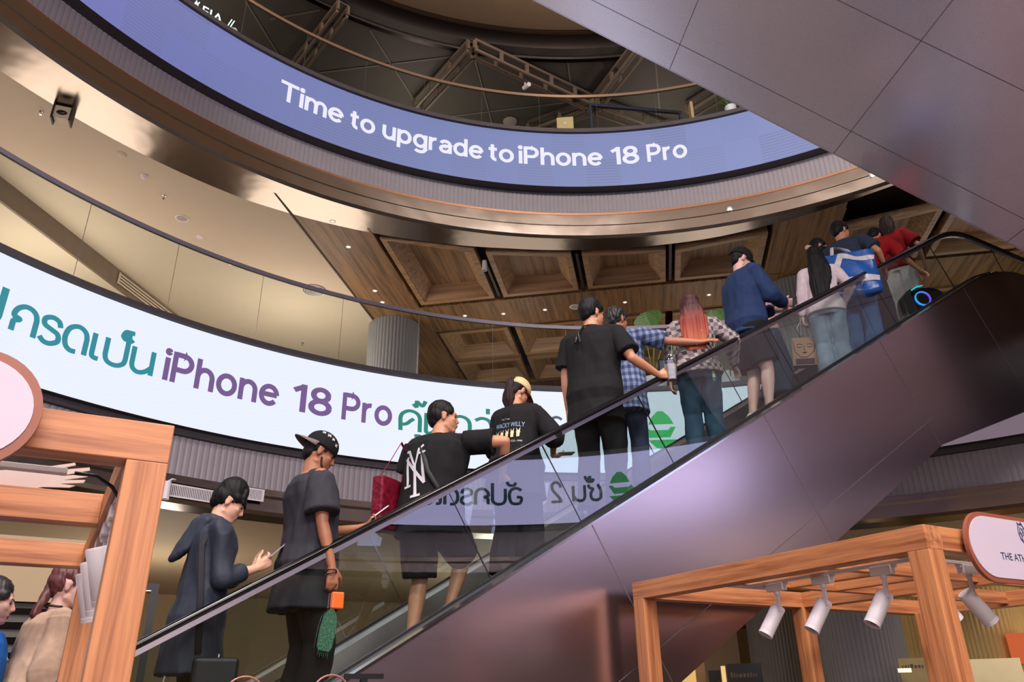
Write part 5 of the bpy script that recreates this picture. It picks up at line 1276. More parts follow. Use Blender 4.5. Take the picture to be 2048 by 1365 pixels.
def dense(vs, fs, L=0.02):
    """split long edges of a flat drawing so it can follow cloth"""
    me = bpy.data.meshes.new('t'); me.from_pydata([tuple(v) for v in vs], [], fs); bm = bmesh.new(); bm.from_mesh(me); bmesh.ops.triangulate(bm, faces=bm.faces)
    for _ in range(4):
        ed = [e for e in bm.edges if e.calc_length() > L]
        if not ed: break
        bmesh.ops.subdivide_edges(bm, edges=ed, cuts=1); bmesh.ops.triangulate(bm, faces=bm.faces)
    bm.verts.index_update(); r = ([v.co.copy() for v in bm.verts], [tuple(v.index for v in f.verts) for f in bm.faces]); bm.free(); bpy.data.meshes.remove(me); return r
def phone(P, p, up, facing_, label, m=None):
    """p centre in person coordinates, up long axis, facing_ screen normal"""
    up = Vector(up).normalized(); fc = Vector(facing_); fc = (fc-up*fc.dot(up)).normalized(); sx = up.cross(fc)
    Mx = Matrix((sx, up, fc)).transposed().to_4x4(); Mx.translation = Vector(p)
    e_ = empty('phone', (0, 0, 0), 0, label, 'phone'); e_.matrix_basis = P.M @ Mx
    b = MB(); b.prism([(x-.037, y-.078) for x, y in stadium(.074, .156, .012, 4)], -.004, .004); b.build('case', m or mat('silver_phone_body', (150, 146, 150), 0.3, 0.6), e_, False)
    b = MB(); b.prism([(x-.034, y-.074) for x, y in stadium(.068, .148, .01, 4)], .004, .0046); b.build('screen', mat('dark_phone_screen', (26, 28, 34), 0.1), e_)
    b = MB(); b.box(-.03, -.002, .042, .07, -.0065, -.004); b.build('camera_bump', M_BLACK, e_)
    return e_
def strap(P, pts, r, m, name='strap', parent=None, flat=0.25):
    b = MB(); b.tube(pts, r, 8, flat=flat); o = b.build(name, m, parent, True); return o
BK = fabric('black_cotton', (22, 22, 25)); BKJ = fabric('black_denim', (30, 28, 29)); 
# 1 ------- young man in a hooded jacket with a phone
P = Person(480, 973, 0.42, 1.86, 62, 'young man in dark hooded jacket holding a phone, lowest figure at the handrail', SK_LIGHT, lean=4, hf=.04, yaw=4, pitch=28,
   arms={1: dict(w=(.075, .270, 1.20), hint=(.35, -.3, -.9), f=(-.25, .8, .55), pn=(-.9, 0, .3), curl=38), -1: dict(w=(-.045, .27, 1.21), hint=(-.4, -.2, -.9), f=(.2, .8, .55), pn=(.9, 0, .3), curl=38)}, voxel=0.0065)
P.hair_short(M_HAIRB, top=.024, fringe=.030, sides=.005, messy=.5)
JK = fabric('slate_blue_jacket_cloth', (46, 52, 64), 0.6)
sh = P.shirt(JK, hem=0.62, sleeve=1.62, loose=.026, flare=.030, cuff=.062, collar=True, amp=.012, seed=1, name='jacket')
b = MB()                                                             # hood lying on the back
for i in range(9):
    t = i/8; capsule(b, P.bend((-.10+.20*t, -.075-.05*math.sin(PI*t), 1.45)), P.bend((-.07+.14*t, -.155-.055*math.sin(PI*t), 1.28-.05*math.sin(PI*t))), .030, .022, 8)
capsule(b, P.bend((-.1, .0, 1.465)), P.bend((-.05, -.09, 1.48)), .028, .026); capsule(b, P.bend((.1, .0, 1.465)), P.bend((.05, -.09, 1.48)), .028, .026); capsule(b, P.bend((-.05, -.09, 1.48)), P.bend((.05, -.09, 1.48)), .026, .026)
remesh(b, 'hood', JK, .009, 3, sh, folds(.006, 12))
P.trousers(BK, 1.0, .088, .095); P.shoes(M_BLACK)
for y, x in ((-.13, .12), (.12, .15)):
    b = MB(); b.tube([(x, y, .72), (x+.015, y-.01, .62), (x+.01, y-.02, .52)], .004, 6); b.build('drawstring', M_WHITE, sh, True)
phone(P, (.02, .40, 1.325), (0, .72, .70), (0, -.70, .72), 'silver phone in the hands of the young man in the hooded jacket')
bg = empty('shoulder_bag', (0, 0, 0), 0, 'black shoulder bag at the hip of the young man in the hooded jacket', 'bag'); bg.matrix_basis = P.M
b = MB(); b.box(.17, .25, -.02, .22, .42, .70); b.build('bag_body', mat('black_nylon', (18, 18, 20), 0.5), bg, False, .02)
strap(P, [(.22, .0, .72), (.235, -.03, 1.0), (.19, -.06, 1.30), P.bend((.13, -.04, 1.46)), P.bend((.10, .06, 1.45))], .018, fabric('dark_grey_webbing', (44, 44, 50)), 'strap', bg)

# 2 ------- man in backward cap and dark grey tee
P = Person(656, 874, 0.40, 1.98, 60, 'man in backward black cap and loose dark grey tee looking at his phone', SK_DEEP, lean=-3, hf=.045, yaw=6, pitch=24, girth=1.12,
   arms={1: dict(w=(.27, .06, .87), hint=(.4, -.7, 0), f=(0, .10, -1), pn=(-1, 0, 0), curl=34), -1: dict(w=(-.06, .30, 1.17), hint=(-.5, -.3, -.8), f=(.35, .75, .30), pn=(.3, -.3, 1), curl=44)}, voxel=0.0065)
P.hair_short(M_HAIRB, capped=True)
CAPB = fabric('black_cap_cloth', (20, 20, 24)); cp_ = P.cap(CAPB, fabric('taupe_brim_underside', (118, 104, 98)), back=True, tilt=-4)
def cross(b, cx, cz, s_, rot):
    for i in range(4):
        a = R(rot+90*i); d = Vector((math.cos(a), 0, math.sin(a))); n_ = Vector((-d.z, 0, d.x))
        b.add([Vector((cx, 0, cz))+n_*s_*.10, Vector((cx, 0, cz))+d*s_+n_*s_*.32, Vector((cx, 0, cz))+d*s_*.9, Vector((cx, 0, cz))+d*s_-n_*s_*.32, Vector((cx, 0, cz))-n_*s_*.10], [(0, 1, 2, 3, 4)])
cb = MB()
bv = BVHTree.FromPolygons([v.co for v in cp_.data.vertices], [tuple(p.vertices) for p in cp_.data.polygons])
tmp = MB()
for az_, el_, sz in ((4, 38, .015), (28, 30, .012), (48, 14, .013), (-26, 40, .013), (80, 34, .012)): # around the right side of the cap
    tmp.v, tmp.f = [], []; cross(tmp, 0, 0, sz, 30)
    dirn = (P.hm.to_3x3() @ Vector((math.cos(R(el_))*math.cos(R(az_)), math.cos(R(el_))*math.sin(R(az_)), math.sin(R(el_))))).normalized()
    ctr = P.hm @ Vector((0, -.012, .046)); fr = dirn.to_track_quat('-Y', 'Z').to_matrix().to_4x4(); out = []
    for v in tmp.v:
        p0 = ctr+dirn*.2+(fr.to_3x3() @ Vector(v)); h_ = bv.ray_cast(p0, -dirn); q = h_[0] if h_[0] else p0-dirn*.1; out.append(q+dirn*.0035)
    cb.add(out, tmp.f)
cb.build('cross_patches', mat('white_patch', (225, 220, 215), 0.6), cp_)
b = MB()                                                             # beard along the jaw
for q in (-1, 1): capsule(b, P.hm @ Vector((q*.058, .020, -.040)), P.hm @ Vector((q*.046, .040, -.080)), .008, .009, 8); capsule(b, P.hm @ Vector((q*.046, .040, -.080)), P.hm @ Vector((q*.016, .068, -.102)), .009, .012, 8)
capsule(b, P.hm @ Vector((-.016, .072, -.101)), P.hm @ Vector((.016, .072, -.101)), .013, .013, 8); capsule(b, P.hm @ Vector((-.018, .092, -.052)), P.hm @ Vector((.018, .092, -.052)), .0042, .0042, 6)
remesh(b, 'beard', mat('stubble', (48, 34, 30), 0.8), .004, 1, P.o, strands(.003, 120, 1))
GT = fabric('washed_charcoal_cotton', (52, 51, 58)); P.shirt(GT, hem=0.66, sleeve=.80, loose=.034, flare=.030, cuff=.102, amp=.010, seed=5, neck=1.45, name='tee_shirt')
P.trousers(BKJ, 1.0, .085, .085, .108, amp=.010); P.shoes(M_BLACK)
phone(P, (-.01, .42, 1.265), (.1, .75, .62), (-.15, -.6, .8), 'phone in the raised hand of the man in the backward cap')
b = MB(); cz = .84
for k in range(2): b.tube([(.27+.033*math.cos(2*PI*i/14), .06+.028*math.sin(2*PI*i/14), cz+.012*k+.006*math.sin(2*PI*i/14+k*2)) for i in range(15)], .0035, 6)
b.build('wristband', M_BLACK, P.o, True)
pc = empty('orange_case', (0, 0, 0), 0, 'small orange case dangling from the hand of the man in grey', 'case'); pc.matrix_basis = P.M @ Matrix.Translation((.285, .10, .70))
b = MB(); b.box(-.018, .018, -.035, .035, -.05, .04); b.build('case_body', mat('orange_plastic', (226, 104, 30), 0.35), pc, False, .008)
b = MB(); b.tube([(0, -.02, .04), (0, -.03, .06), (0, -.01, .08)], .004, 6); b.build('loop', M_BLACK, pc, True)
pc = empty('green_pouch', (0, 0, 0), 0, 'green woven net pouch hanging below the orange case', 'pouch'); pc.matrix_basis = P.M @ Matrix.Translation((.285, .06, .545)) @ Matrix.Rotation(R(-8), 4, 'X') @ Matrix.Scale(.66, 4)
mg, nt_, bb_ = nodes('green_woven_net'); tc_ = nt_.nodes.new('ShaderNodeTexCoord'); vo_ = nt_.nodes.new('ShaderNodeTexVoronoi'); vo_.inputs['Scale'].default_value = 60; vo_.feature = 'DISTANCE_TO_EDGE'; nt_.links.new(tc_.outputs['Object'], vo_.inputs['Vector'])
cr_ = nt_.nodes.new('ShaderNodeValToRGB'); cr_.color_ramp.elements[0].color = sr((72, 128, 96))+(1,); cr_.color_ramp.elements[0].position = .02; cr_.color_ramp.elements[1].color = sr((8, 66, 40))+(1,); cr_.color_ramp.elements[1].position = .06; nt_.links.new(vo_.outputs['Distance'], cr_.inputs[0]); nt_.links.new(cr_.outputs[0], bb_.inputs['Base Color'])
b = MB(); b.loft([[(.014*sx, y0, z) for sx, y0 in ((-1, -w_), (1, -w_), (1, w_), (-1, w_))] for z, w_ in ((-.17, .045), (-.14, .062), (.0, .066), (.10, .055), (.15, .02), (.17, .006))]); b.build('net_body', mg, pc, 'auto')
b = MB()
for k in range(6): b.tube([(0, -.04+.016*k, -.165), (.004, -.042+.017*k, -.21-.012*(k % 2))], .004, 5)
b.build('fringe', mat('dark_green_fringe', (14, 70, 46), 0.7), pc, True)

# 3 ------- man with white logo on his black tee, arm on the handrail
P = Person(886, 806, 0.44, 1.95, 24, 'man in black tee with large white monogram on the back, arm over the handrail', SK_TAN, yaw=52, pitch=4, girth=1.18, lean=4, side=4,
   arms={1: dict(w=(.41, .26, 1.20), hint=(.9, -.3, .5), f=(.15, .8, -.55), pn=(0, -.5, -.85), curl=26), -1: dict(w=(-.28, .12, .90))}, feet={-1: (-.10, -.04, .09), 1: (.02, .22, .30)}, voxel=0.0065)
P.hair_short(M_HAIRB, top=.004, sides=-.002, amp=.004)
tee = P.shirt(BK, hem=0.76, sleeve=.72, loose=.028, flare=.03, cuff=.092, amp=.008, seed=9, name='tee_shirt')
st = MB()
def S2(pts, w): ribbon(st, pts, w, lambda p: (p.x, 0, p.y))
# interlocked N and Y strokes
S2([(-.07, -.12), (-.07, .10), (-.06, .13)], .022); S2([(-.085, .125), (.075, -.125)], .024); S2([(.07, -.12), (.07, .13)], .022)
S2([(-.085, .19), (-.045, .17), (0, .03), (.045, .17), (.085, .19)], .022); S2([(0, .05), (0, -.21)], .024); S2([(-.04, -.215), (.04, -.215)], .02); S2([(-.10, -.12), (-.04, -.12)], .018); S2([(.04, .13), (.10, .13)], .018)
vs, fs = dense(st.v, st.f, .018)
P.decal([(x*.92, y, z*.86) for x, y, z in vs], fs, Matrix.Translation((-.055, -.4, 1.185)) @ Matrix.Rotation(R(-8), 4, 'Y'), tee, mat('white_shirt_print', (200, 200, 205), 0.7), 'monogram_print', .004, Vector((0, 1, 0)))
shs = P.trousers(BK, .47, .09, .110, .115, name='shorts', amp=.006); P.shoes(M_WHITE)
strap(P, [P.bend((-.10, .02, 1.47)), P.bend((-.05, -.145, 1.34)), (.06, -.165, 1.16), (.15, -.13, 1.0), (.19, -.02, .93)], .017, mat('black_webbing', (12, 12, 14), 0.6), 'crossbody_strap', tee)
bg = empty('tote_bag', (0, 0, 0), 0, 'shiny maroon tote bag on the shoulder of the man with the monogram tee', 'bag'); bg.matrix_basis = P.M @ Matrix.Translation((-.28, -.10, .20)) @ Matrix.Scale(.86, 4)
MR = mat('maroon_foil_cloth', (120, 22, 44), 0.28, 0.2, var=.4, scale=20, bump=.8)
b = MB(); b.loft([[(-.05, -.16, z), (.05, -.16, z), (.06, 0, z), (.05, .16, z), (-.05, .16, z), (-.06, 0, z)] for z in (.70, .85, 1.02, 1.11)]); o = b.build('bag_body', MR, bg, False, .015)
strap(P, [(0, -.13, 1.10), (.06, -.08, 1.24), (.10, -.0, 1.40), (.10, .08, 1.34), (.05, .12, 1.10)], .014, mat('magenta_strap', (150, 24, 70), 0.5), 'strap', bg)

# 4 ------- woman with beige cap and long ponytail
P = Person(1046, 766, 0.44, 1.74, 28, 'woman in beige cap with long dark ponytail and printed black top, looking down', SK_TAN, yaw=22, pitch=30, female=True, girth=1.08, lean=6,
   arms={1: dict(w=(.20, .30, 1.08), hint=(.6, -.3, -.5), f=(.3, .8, .1), pn=(-.3, -.2, 1), curl=30), -1: dict(w=(-.08, .30, 1.08), hint=(-.6, -.3, -.5), f=(.5, .7, .1), pn=(.3, 0, 1), curl=30)}, voxel=0.0065)
P.hair_short(M_HAIRB, capped=True)
P.cap(fabric('beige_cap_cloth', (206, 180, 132)), fabric('brown_cap_brim', (120, 84, 72)), tilt=-2)
b = MB(); p0 = P.hm @ Vector((0, -.10, .085)); rings = []
for i in range(11):
    t = i/10; c = p0+Vector((-.035*math.sin(t*2.4), -.055*math.sin(min(1, t*2.5)*PI/2)+.03*t, .03*math.sin(min(1, t*4)*PI)-.36*t*t**.15)); r_ = .018+.028*math.sin(min(1, t*1.6)*PI/2)-.026*max(0, t-.6)/.4
    rings.append([(c.x+r_*1.3*math.cos(2*PI*k/14), c.y+r_*math.sin(2*PI*k/14), c.z) for k in range(14)])
b.loft(rings); remesh(b, 'ponytail', M_HAIRBR, .007, 2, P.o, strands(.009, 70, .05))
tee = P.shirt(BK, hem=0.66, sleeve=1.10, loose=.040, flare=.04, cuff=.090, amp=.010, seed=12, name='top')
for txt, x, z, h_, m_ in (('WACKY WILLY', -.135, 1.245, .040, mat('pale_blue_print', (150, 182, 214), .7)), ('* in * me', -.075, 1.305, .017, mat('white_small_print', (205, 205, 210), .7)), ('HAPPY HEARTS CO. 1990', -.115, 1.11, .015, mat('white_small_print', (205, 205, 210), .7))):
    v_, f_ = text_mesh(txt); w_ = max(q.x for q in v_); k_ = h_/.7; k_x = min(k_, .27/w_); vs, fs = dense([(q.x*k_x, 0, q.y*k_) for q in v_], f_, .02); P.decal(vs, fs, Matrix.Translation((x, -.5, z)) @ Matrix.Rotation(R(4), 4, 'Y'), tee, m_, 'print', .004, Vector((0, 1, 0)))
st = MB()
for k in range(5):
    x = -.11+.05*k; st.add([(x+.016*math.cos(a), 0, .018*math.sin(a)) for a in [2*PI*i/10 for i in range(10)]], [tuple(range(10))]); st.add([(x-.012, 0, .012), (x-.016, 0, .042), (x-.004, 0, .018)], [(0, 1, 2)]); st.add([(x+.012, 0, .012), (x+.016, 0, .042), (x+.004, 0, .018)], [(0, 1, 2)]); st.add([(x-.013, 0, -.014), (x+.013, 0, -.014), (x+.012, 0, -.04), (x-.012, 0, -.04)], [(0, 1, 2, 3)])
vs, fs = dense(st.v, st.f, .02); P.decal(vs, fs, Matrix.Translation((0, -.5, 1.18)), tee, mat('cream_print', (224, 206, 160), .7), 'figure_print', .004, Vector((0, 1, 0)))
P.trousers(BK, 1.0, .10, .13, .115, amp=.012); P.shoes(M_WHITE)
phone(P, (.27, .40, 1.10), (.6, .8, .15), (-.3, -.2, 1), 'phone held low by the woman in the beige cap')

# 5 ------- man in black tee with iced drink
P = Person(1182, 602, 0.42, 2.14, 30, 'man in plain black tee holding an iced drink over the handrail', SK_TAN, yaw=26, pitch=4, girth=1.10, lean=2,
   arms={1: dict(w=(.42, .20, 1.065), hint=(.3, -.5, -.9), f=(.8, .5, .05), pn=(-.5, .8, 0), curl=46), -1: dict(w=(-.25, .06, .86), f=(0, .1, -1))}, voxel=0.007)
P.hair_short(M_HAIRB, top=.010, sides=.003)
tee = P.shirt(BK, hem=0.70, sleeve=.80, loose=.026, flare=.02, cuff=.086, amp=.007, seed=15, name='tee_shirt'); P.trousers(BKJ, 1.0); P.shoes(M_BLACK)
b = MB(); b.tube([P.bend((.075*math.cos(R(a)), -.012+.072*math.sin(R(a)), 1.462)) for a in range(-200, 20, 15)], .005, 6); b.tube([P.bend((-.02, -.10, 1.455)), P.bend((-.045, -.155, 1.37)), P.bend((-.025, -.17, 1.29)), P.bend((-.065, -.17, 1.29)), P.bend((-.05, -.155, 1.37))], .008, 6); b.build('cord_necklace', M_BLACK, P.o, True)
cu = empty('iced_drink_cup', (0, 0, 0), 0, 'clear plastic cup with domed lid and green straw held by the man in black', 'cup'); cu.matrix_basis = P.M @ Matrix.Translation((.505, .262, 1.10)) @ Matrix.Scale(1.3, 4)
M_CUP = glass_mat('clear_cup_plastic', (.88, .9, .88), .10); b = MB(); b.lathe([(.026, -.06), (.038, .05), (.039, .05), (.027, -.062)], 20); b.build('cup_body', M_CUP, cu, 'auto')
b = MB(); b.lathe([(0, -.058), (.025, -.058), (.035, .03), (0, .03)], 16); b.build('drink', mat('milky_ice', (196, 186, 170), .4, var=.3, scale=60), cu, 'auto')
b = MB(); b.lathe([(.041, .048), (.041, .056), (.037, .062), (.030, .085), (.012, .096), (.010, .097)], 20); b.build('dome_lid', M_CUP, cu, 'auto'); b = MB(); b.tube([(.006, 0, .0), (.018, 0, .15)], .004, 8); b.build('straw', mat('green_straw', (20, 110, 70), .4), cu, True)

# 6 ------- man in blue checked shirt, arm reaching right
P = Person(1232, 618, 0.90, 2.04, 34, 'man in blue checked shirt with his arm stretched behind the red-haired woman', SK_DEEP, yaw=18, pitch=2, girth=1.12,
   arms={1: dict(w=(.70, .16, 1.25), hint=(.2, -.4, -.9), f=(.95, .2, .05), pn=(0, .6, -.8), curl=12), -1: dict(w=(-.26, .06, .86), f=(0, .1, -1))}, voxel=0.007)
P.hair_short(mat('short_curly_black_hair', (20, 17, 17), .5, var=.4, scale=90), top=.004, amp=.010)
P.shirt(plaid('blue_check_cloth', (120, 134, 166), (78, 92, 128), (42, 52, 84), 95), hem=0.70, sleeve=.88, loose=.030, flare=.03, cuff=.085, amp=.008, seed=18, collar=True); P.trousers(jeans('dark_blue_denim', (48, 56, 76)), 1.0); P.shoes(M_BLACK)
b = MB(); W_ = P.arm[1][2]; b.tube([W_+Vector((-.02, .026*math.cos(2*PI*i/14), .026*math.sin(2*PI*i/14))) for i in range(15)], .003, 6); b.build('bracelet', mat('pale_gold', (220, 190, 130), .3, .8), P.o, True)

# 7 ------- woman with long red to orange hair
P = Person(1378, 594, 0.42, 1.84, 14, 'woman with long red to orange hair in grey plaid shirt and blue jeans', SK_PALE, yaw=-14, pitch=2, female=True, girth=1.14,
   arms={1: dict(w=(.34, .18, 1.02), hint=(.6, -.5, -.2), f=(.3, .8, -.5), pn=(-.3, 0, -1), curl=24), -1: dict(w=(-.27, .06, .84), f=(0, .1, -1))}, voxel=0.007)
mh, nt_, bb_ = nodes('red_to_orange_hair'); tc_ = nt_.nodes.new('ShaderNodeTexCoord'); sp_ = nt_.nodes.new('ShaderNodeSeparateXYZ'); nt_.links.new(tc_.outputs['Object'], sp_.inputs[0])
mr_ = nt_.nodes.new('ShaderNodeMapRange'); mr_.inputs['From Min'].default_value = 1.06; mr_.inputs['From Max'].default_value = 1.66; nt_.links.new(sp_.outputs['Z'], mr_.inputs['Value'])
cr_ = nt_.nodes.new('ShaderNodeValToRGB'); e = cr_.color_ramp.elements; e[0].position = .15; e[0].color = sr((176, 92, 58))+(1,); e[1].position = .84; e[1].color = sr((58, 14, 14))+(1,); x_ = e.new(.50); x_.color = sr((140, 46, 28))+(1,)
nt_.links.new(mr_.outputs[0], cr_.inputs[0]); nt_.links.new(cr_.outputs[0], bb_.inputs['Base Color']); bb_.inputs['Roughness'].default_value = .62
P.hair_long(mh, .50, .135, 0.02)
P.shirt(plaid('grey_plaid_cloth', (112, 100, 104), (156, 144, 142), (66, 56, 62), 78), hem=0.86, sleeve=1.9, loose=.030, flare=.02, cuff=.072, amp=.009, seed=21)
JB = jeans('deep_blue_denim', (44, 68, 88)); jn_ = P.trousers(JB, 1.0, .085, .082, .112, amp=.009, name='jeans')
lab = MB(); lab.box(-.032, .032, -.001, .001, -.022, .022)
vs, fs = dense([(x, 0, z) for x, z in ((-.034, -.024), (.034, -.024), (.034, .024), (-.034, .024))], [(0, 1, 2, 3)], .02); P.decal(vs, fs, Matrix.Translation((.045, -.5, .935)), jn_, mat('cream_jeans_patch', (214, 196, 170), .6, var=.6, scale=120), 'leather_patch', .003, Vector((0, 1, 0)))
for sx in (-1, 1):
    pk = [(sx*.035, .88), (sx*.125, .885), (sx*.125, .79), (sx*.08, .765), (sx*.035, .79), (sx*.035, .88)]; st = MB(); ribbon(st, pk, .004, lambda p: (p.x, 0, p.y)); vs, fs = dense(st.v, st.f, .02)
    P.decal(vs, fs, Matrix.Translation((0, -.5, 0)), jn_, mat('dark_stitching', (24, 36, 48), .8), 'pocket_seam', .002, Vector((0, 1, 0)))
for k, c_ in enumerate(((150, 180, 90), (210, 220, 200), (80, 140, 110))):
    vs, fs = dense([(x, 0, z) for x, z in ((-.012, -.016), (.012, -.018), (.014, .014), (-.01, .016))], [(0, 1, 2, 3)], .02); P.decal(vs, fs, Matrix.Translation((.135, -.5, .85-.035*k)), jn_, mat('green_pin_%s' % 'abc'[k], c_, .4), 'pocket_pin', .003, Vector((0, 1, 0)))
P.shoes(M_BLACK)
bg = empty('handbag', (0, 0, 0), 0, 'small dark handbag with orange charm at the left elbow of the red-haired woman', 'bag'); bg.matrix_basis = P.M @ Matrix.Translation((-.26, .02, 1.02))
b = MB(); b.loft([[(-.11, -.04, z), (.07, -.04, z), (.07, .04, z), (-.11, .04, z)] for z in (-.10, .02, .06)]); b.build('bag_body', mat('dark_blue_leather', (30, 40, 62), .4), bg, False, .02)
b = MB(); b.box(.0, .07, -.055, -.04, -.02, .05); b.build('charm', mat('orange_charm', (240, 84, 36), .4), bg, False, .01); strap(P, [(-.09, 0, .06), (-.03, 0, .22), (.03, 0, .40), (.05, 0, .22), (.05, 0, .06)], .008, M_BLACK, 'strap', bg)

# 8 ------- man in navy sweatshirt, cap and shorts
P = Person(1487, 502, 0.42, 2.14, 78, 'man in black cap, navy sweatshirt and black shorts using a phone', SK_PALE, yaw=2, pitch=22, girth=1.16, lean=3,
   arms={1: dict(w=(.10, .34, 1.14), hint=(.6, -.4, -.8), f=(-.2, .9, .25), pn=(-.8, 0, .5), curl=36), -1: dict(w=(-.06, .33, 1.14), hint=(-.6, -.4, -.8), f=(.2, .9, .25), pn=(.8, 0, .5), curl=36)}, voxel=0.007)
P.hair_short(M_HAIRB, capped=True); cpo = P.cap(fabric('black_cap_twill', (18, 18, 20)), fabric('black_cap_twill_brim', (16, 16, 18)), tilt=-6)
P.shirt(fabric('navy_sweatshirt_fleece', (34, 52, 88)), hem=0.80, sleeve=1.88, loose=.036, flare=.01, cuff=.078, amp=.010, seed=25, name='sweatshirt')
P.trousers(BK, .44, .1, .112, .118, name='shorts', amp=.007); P.shoes(M_WHITE)
phone(P, (.02, .45, 1.20), (0, .86, .5), (0, -.5, .86), 'dark phone in the hands of the man in the navy sweatshirt', M_BLACK)

# 9 ------- woman half hidden behind him
P = Person(1520, 545, 0.95, 1.80, 84, 'woman half hidden behind the navy sweatshirt, holding a pale phone with earphone cords', SK_LIGHT, yaw=-14, pitch=22, female=True,
   arms={1: dict(w=(.08, .33, 1.16), hint=(.6, -.4, -.8), f=(0, .9, .3), pn=(-.6, 0, .8), curl=34), -1: dict(w=(-.05, .32, 1.17), hint=(-.6, -.4, -.8), f=(.1, .9, .3), pn=(.6, 0, .8), curl=34)}, voxel=0.008)
P.hair_short(M_HAIRBR, top=.0, fringe=.0); P.shirt(fabric('dusty_pink_top_cloth', (196, 150, 142)), hem=.86, sleeve=.6, seed=30, name='top'); P.trousers(jeans('teal_blue_denim', (44, 66, 84)), 1.0, .11, .13, .12); P.shoes(M_BLACK)
phone(P, (.02, .44, 1.22), (.1, .8, .55), (0, -.6, .8), 'pale pink phone of the half hidden woman beside the navy sweatshirt', mat('pale_pink_phone', (226, 190, 184), .4))
b = MB(); b.tube([(.05, .42, 1.18), (.09, .40, 1.02), (.06, .36, .95), (.10, .33, .90), (.07, .38, .84), (.04, .42, 1.0), (.03, .43, 1.17)], .003, 6); o = b.build('earphone_cord', M_WHITE, None, True); o.matrix_basis = P.M; tag(o, 'white earphone cord looping down from the pale pink phone', 'cord')

# 10 ------ woman with long black hair, light top and jeans
P = Person(1627, 498, 0.42, 1.82, 20, 'woman with long straight black hair, pale top and light blue jeans', SK_PALE, yaw=10, pitch=4, female=True, girth=1.08,
   arms={-1: dict(w=(-.26, .06, .86), f=(0, .1, -1), curl=50), 1: dict(w=(.20, .22, 1.02), hint=(.7, -.5, -.2))}, voxel=0.007)
P.hair_long(M_HAIRB, .60, .125, .01, wave=.02); P.shirt(fabric('pale_blush_knit', (214, 198, 202)), hem=.84, sleeve=1.9, loose=.020, flare=.02, cuff=.062, amp=.006, seed=33, name='top')
P.trousers(jeans('light_washed_denim', (128, 146, 162)), 1.0, .088, .112, .115, amp=.008, name='jeans'); P.shoes(M_WHITE)
bg = empty('paper_bag', (0, 0, 0), 0, 'brown paper bag with a drawn face held low by the woman with long black hair', 'bag'); bg.matrix_basis = P.M @ Matrix.Translation((-.30, .14, .50)) @ Matrix.Rotation(R(6), 4, 'Y')
b = MB(); b.loft([[(-.13, -.05, z), (.13, -.05, z), (.13, .05, z), (-.13, .05, z)] for z in (-.20, .14)]); b.build('bag_body', mat('brown_kraft_paper', (176, 138, 108), .7), bg)
fm = mat('dark_brown_ink', (48, 34, 34), .7); q = MB()
for sx in (-1, 1): q.tube([(sx*.085, -.052, .05), (sx*.055, -.052, .062), (sx*.02, -.052, .05)], .006, 6, flat=.4); q.tube([(sx*.08, -.052, .028), (sx*.052, -.052, .018), (sx*.025, -.052, .028)], .006, 6, flat=.4)
q.tube([(.0, -.052, .04), (-.006, -.052, -.01), (.012, -.052, -.018)], .003, 5); q.ball((.0, -.051, -.045), (.026, .003, .010)); q.tube([(-.12, -.052, .10), (-.10, -.052, -.04), (-.04, -.052, -.10), (.03, -.052, -.10), (.10, -.052, -.03), (.12, -.052, .10)], .007, 6, flat=.4); q.box(-.1, .1, -.053, -.051, -.19, -.12)
q.build('face_drawing', fm, bg)
for sx in (-1, 1): strap(P, [(-.06, sx*.03, .14), (-.03, sx*.02, .30), (.03, sx*.02, .30), (.06, sx*.03, .14)], .005, fm, 'handle', bg)

# 11 ------ person with raised arm and black mask
P = Person(1637, 480, 0.95, 1.90, 72, 'person with black face mask and one raised elbow, behind the long black hair', SK_LIGHT, yaw=20, pitch=12,
   arms={1: dict(w=(.10, -.02, 1.49), hint=(.25, -1, -.22), f=(-.5, .2, .8), pn=(-.8, .3, -.3)), -1: dict(w=(-.25, .1, .9))}, voxel=0.008)
P.hair_short(M_HAIRB, top=.006); b = MB(); b.ball((0, 0, 0), 1, 16, 10, P.hm @ Matrix.Translation((0, .060, -.055)) @ Matrix.Diagonal((.060, .046, .042, 1))); b.build('face_mask', M_BLACK, P.o, True)
P.shirt(BK, hem=.72, sleeve=.5, seed=37, name='tee_shirt'); P.trousers(BK, 1.0); P.shoes(M_BLACK)

# 12 ------ man in navy tee with a big blue and white bag
P = Person(1677, 446, 0.45, 2.02, 50, 'man in dark navy tee and blue jeans carrying a huge blue and white bag', SK_TAN, yaw=20, pitch=4, girth=1.10,
   arms={1: dict(w=(.30, .20, 1.06), hint=(.6, -.5, -.4)), -1: dict(w=(-.26, .05, .86), f=(0, .1, -1))}, voxel=0.007)
P.hair_short(M_HAIRB, top=.004); P.shirt(fabric('dark_navy_cotton', (44, 54, 72)), hem=.74, sleeve=.78, loose=.03, flare=.02, cuff=.09, seed=40, name='tee_shirt')
P.trousers(jeans('mid_blue_denim', (68, 104, 146)), 1.0, .098, .10, .118, amp=.010, name='jeans'); P.shoes(M_BLACK)
bg = empty('shopping_bag', (0, 0, 0), 0, 'huge glossy blue shopping bag with white curved bands behind the man in navy', 'bag'); bg.matrix_basis = P.M @ Matrix.Translation((.10, -.27, .90)) @ Matrix.Rotation(R(30), 4, 'Z') @ Matrix.Diagonal((1, 1, .84, 1))
MBL = mat('glossy_blue_bag_sheet', (20, 84, 160), .28, var=.15, scale=9, bump=.5); MWH = mat('off_white_bag_band', (206, 200, 204), .35, var=.05, scale=9, bump=.3)
b = MB(); nx, nz_ = 14, 12
def bagp(u, v, sd): 
    return (-.29+.58*u+.008*math.sin(v*7), sd*(.04+.05*math.sin(PI*u)*(1-.5*v))+.012*math.sin(u*17+v*9), -.30+.58*v-.025*math.sin(PI*u)*(1-v))
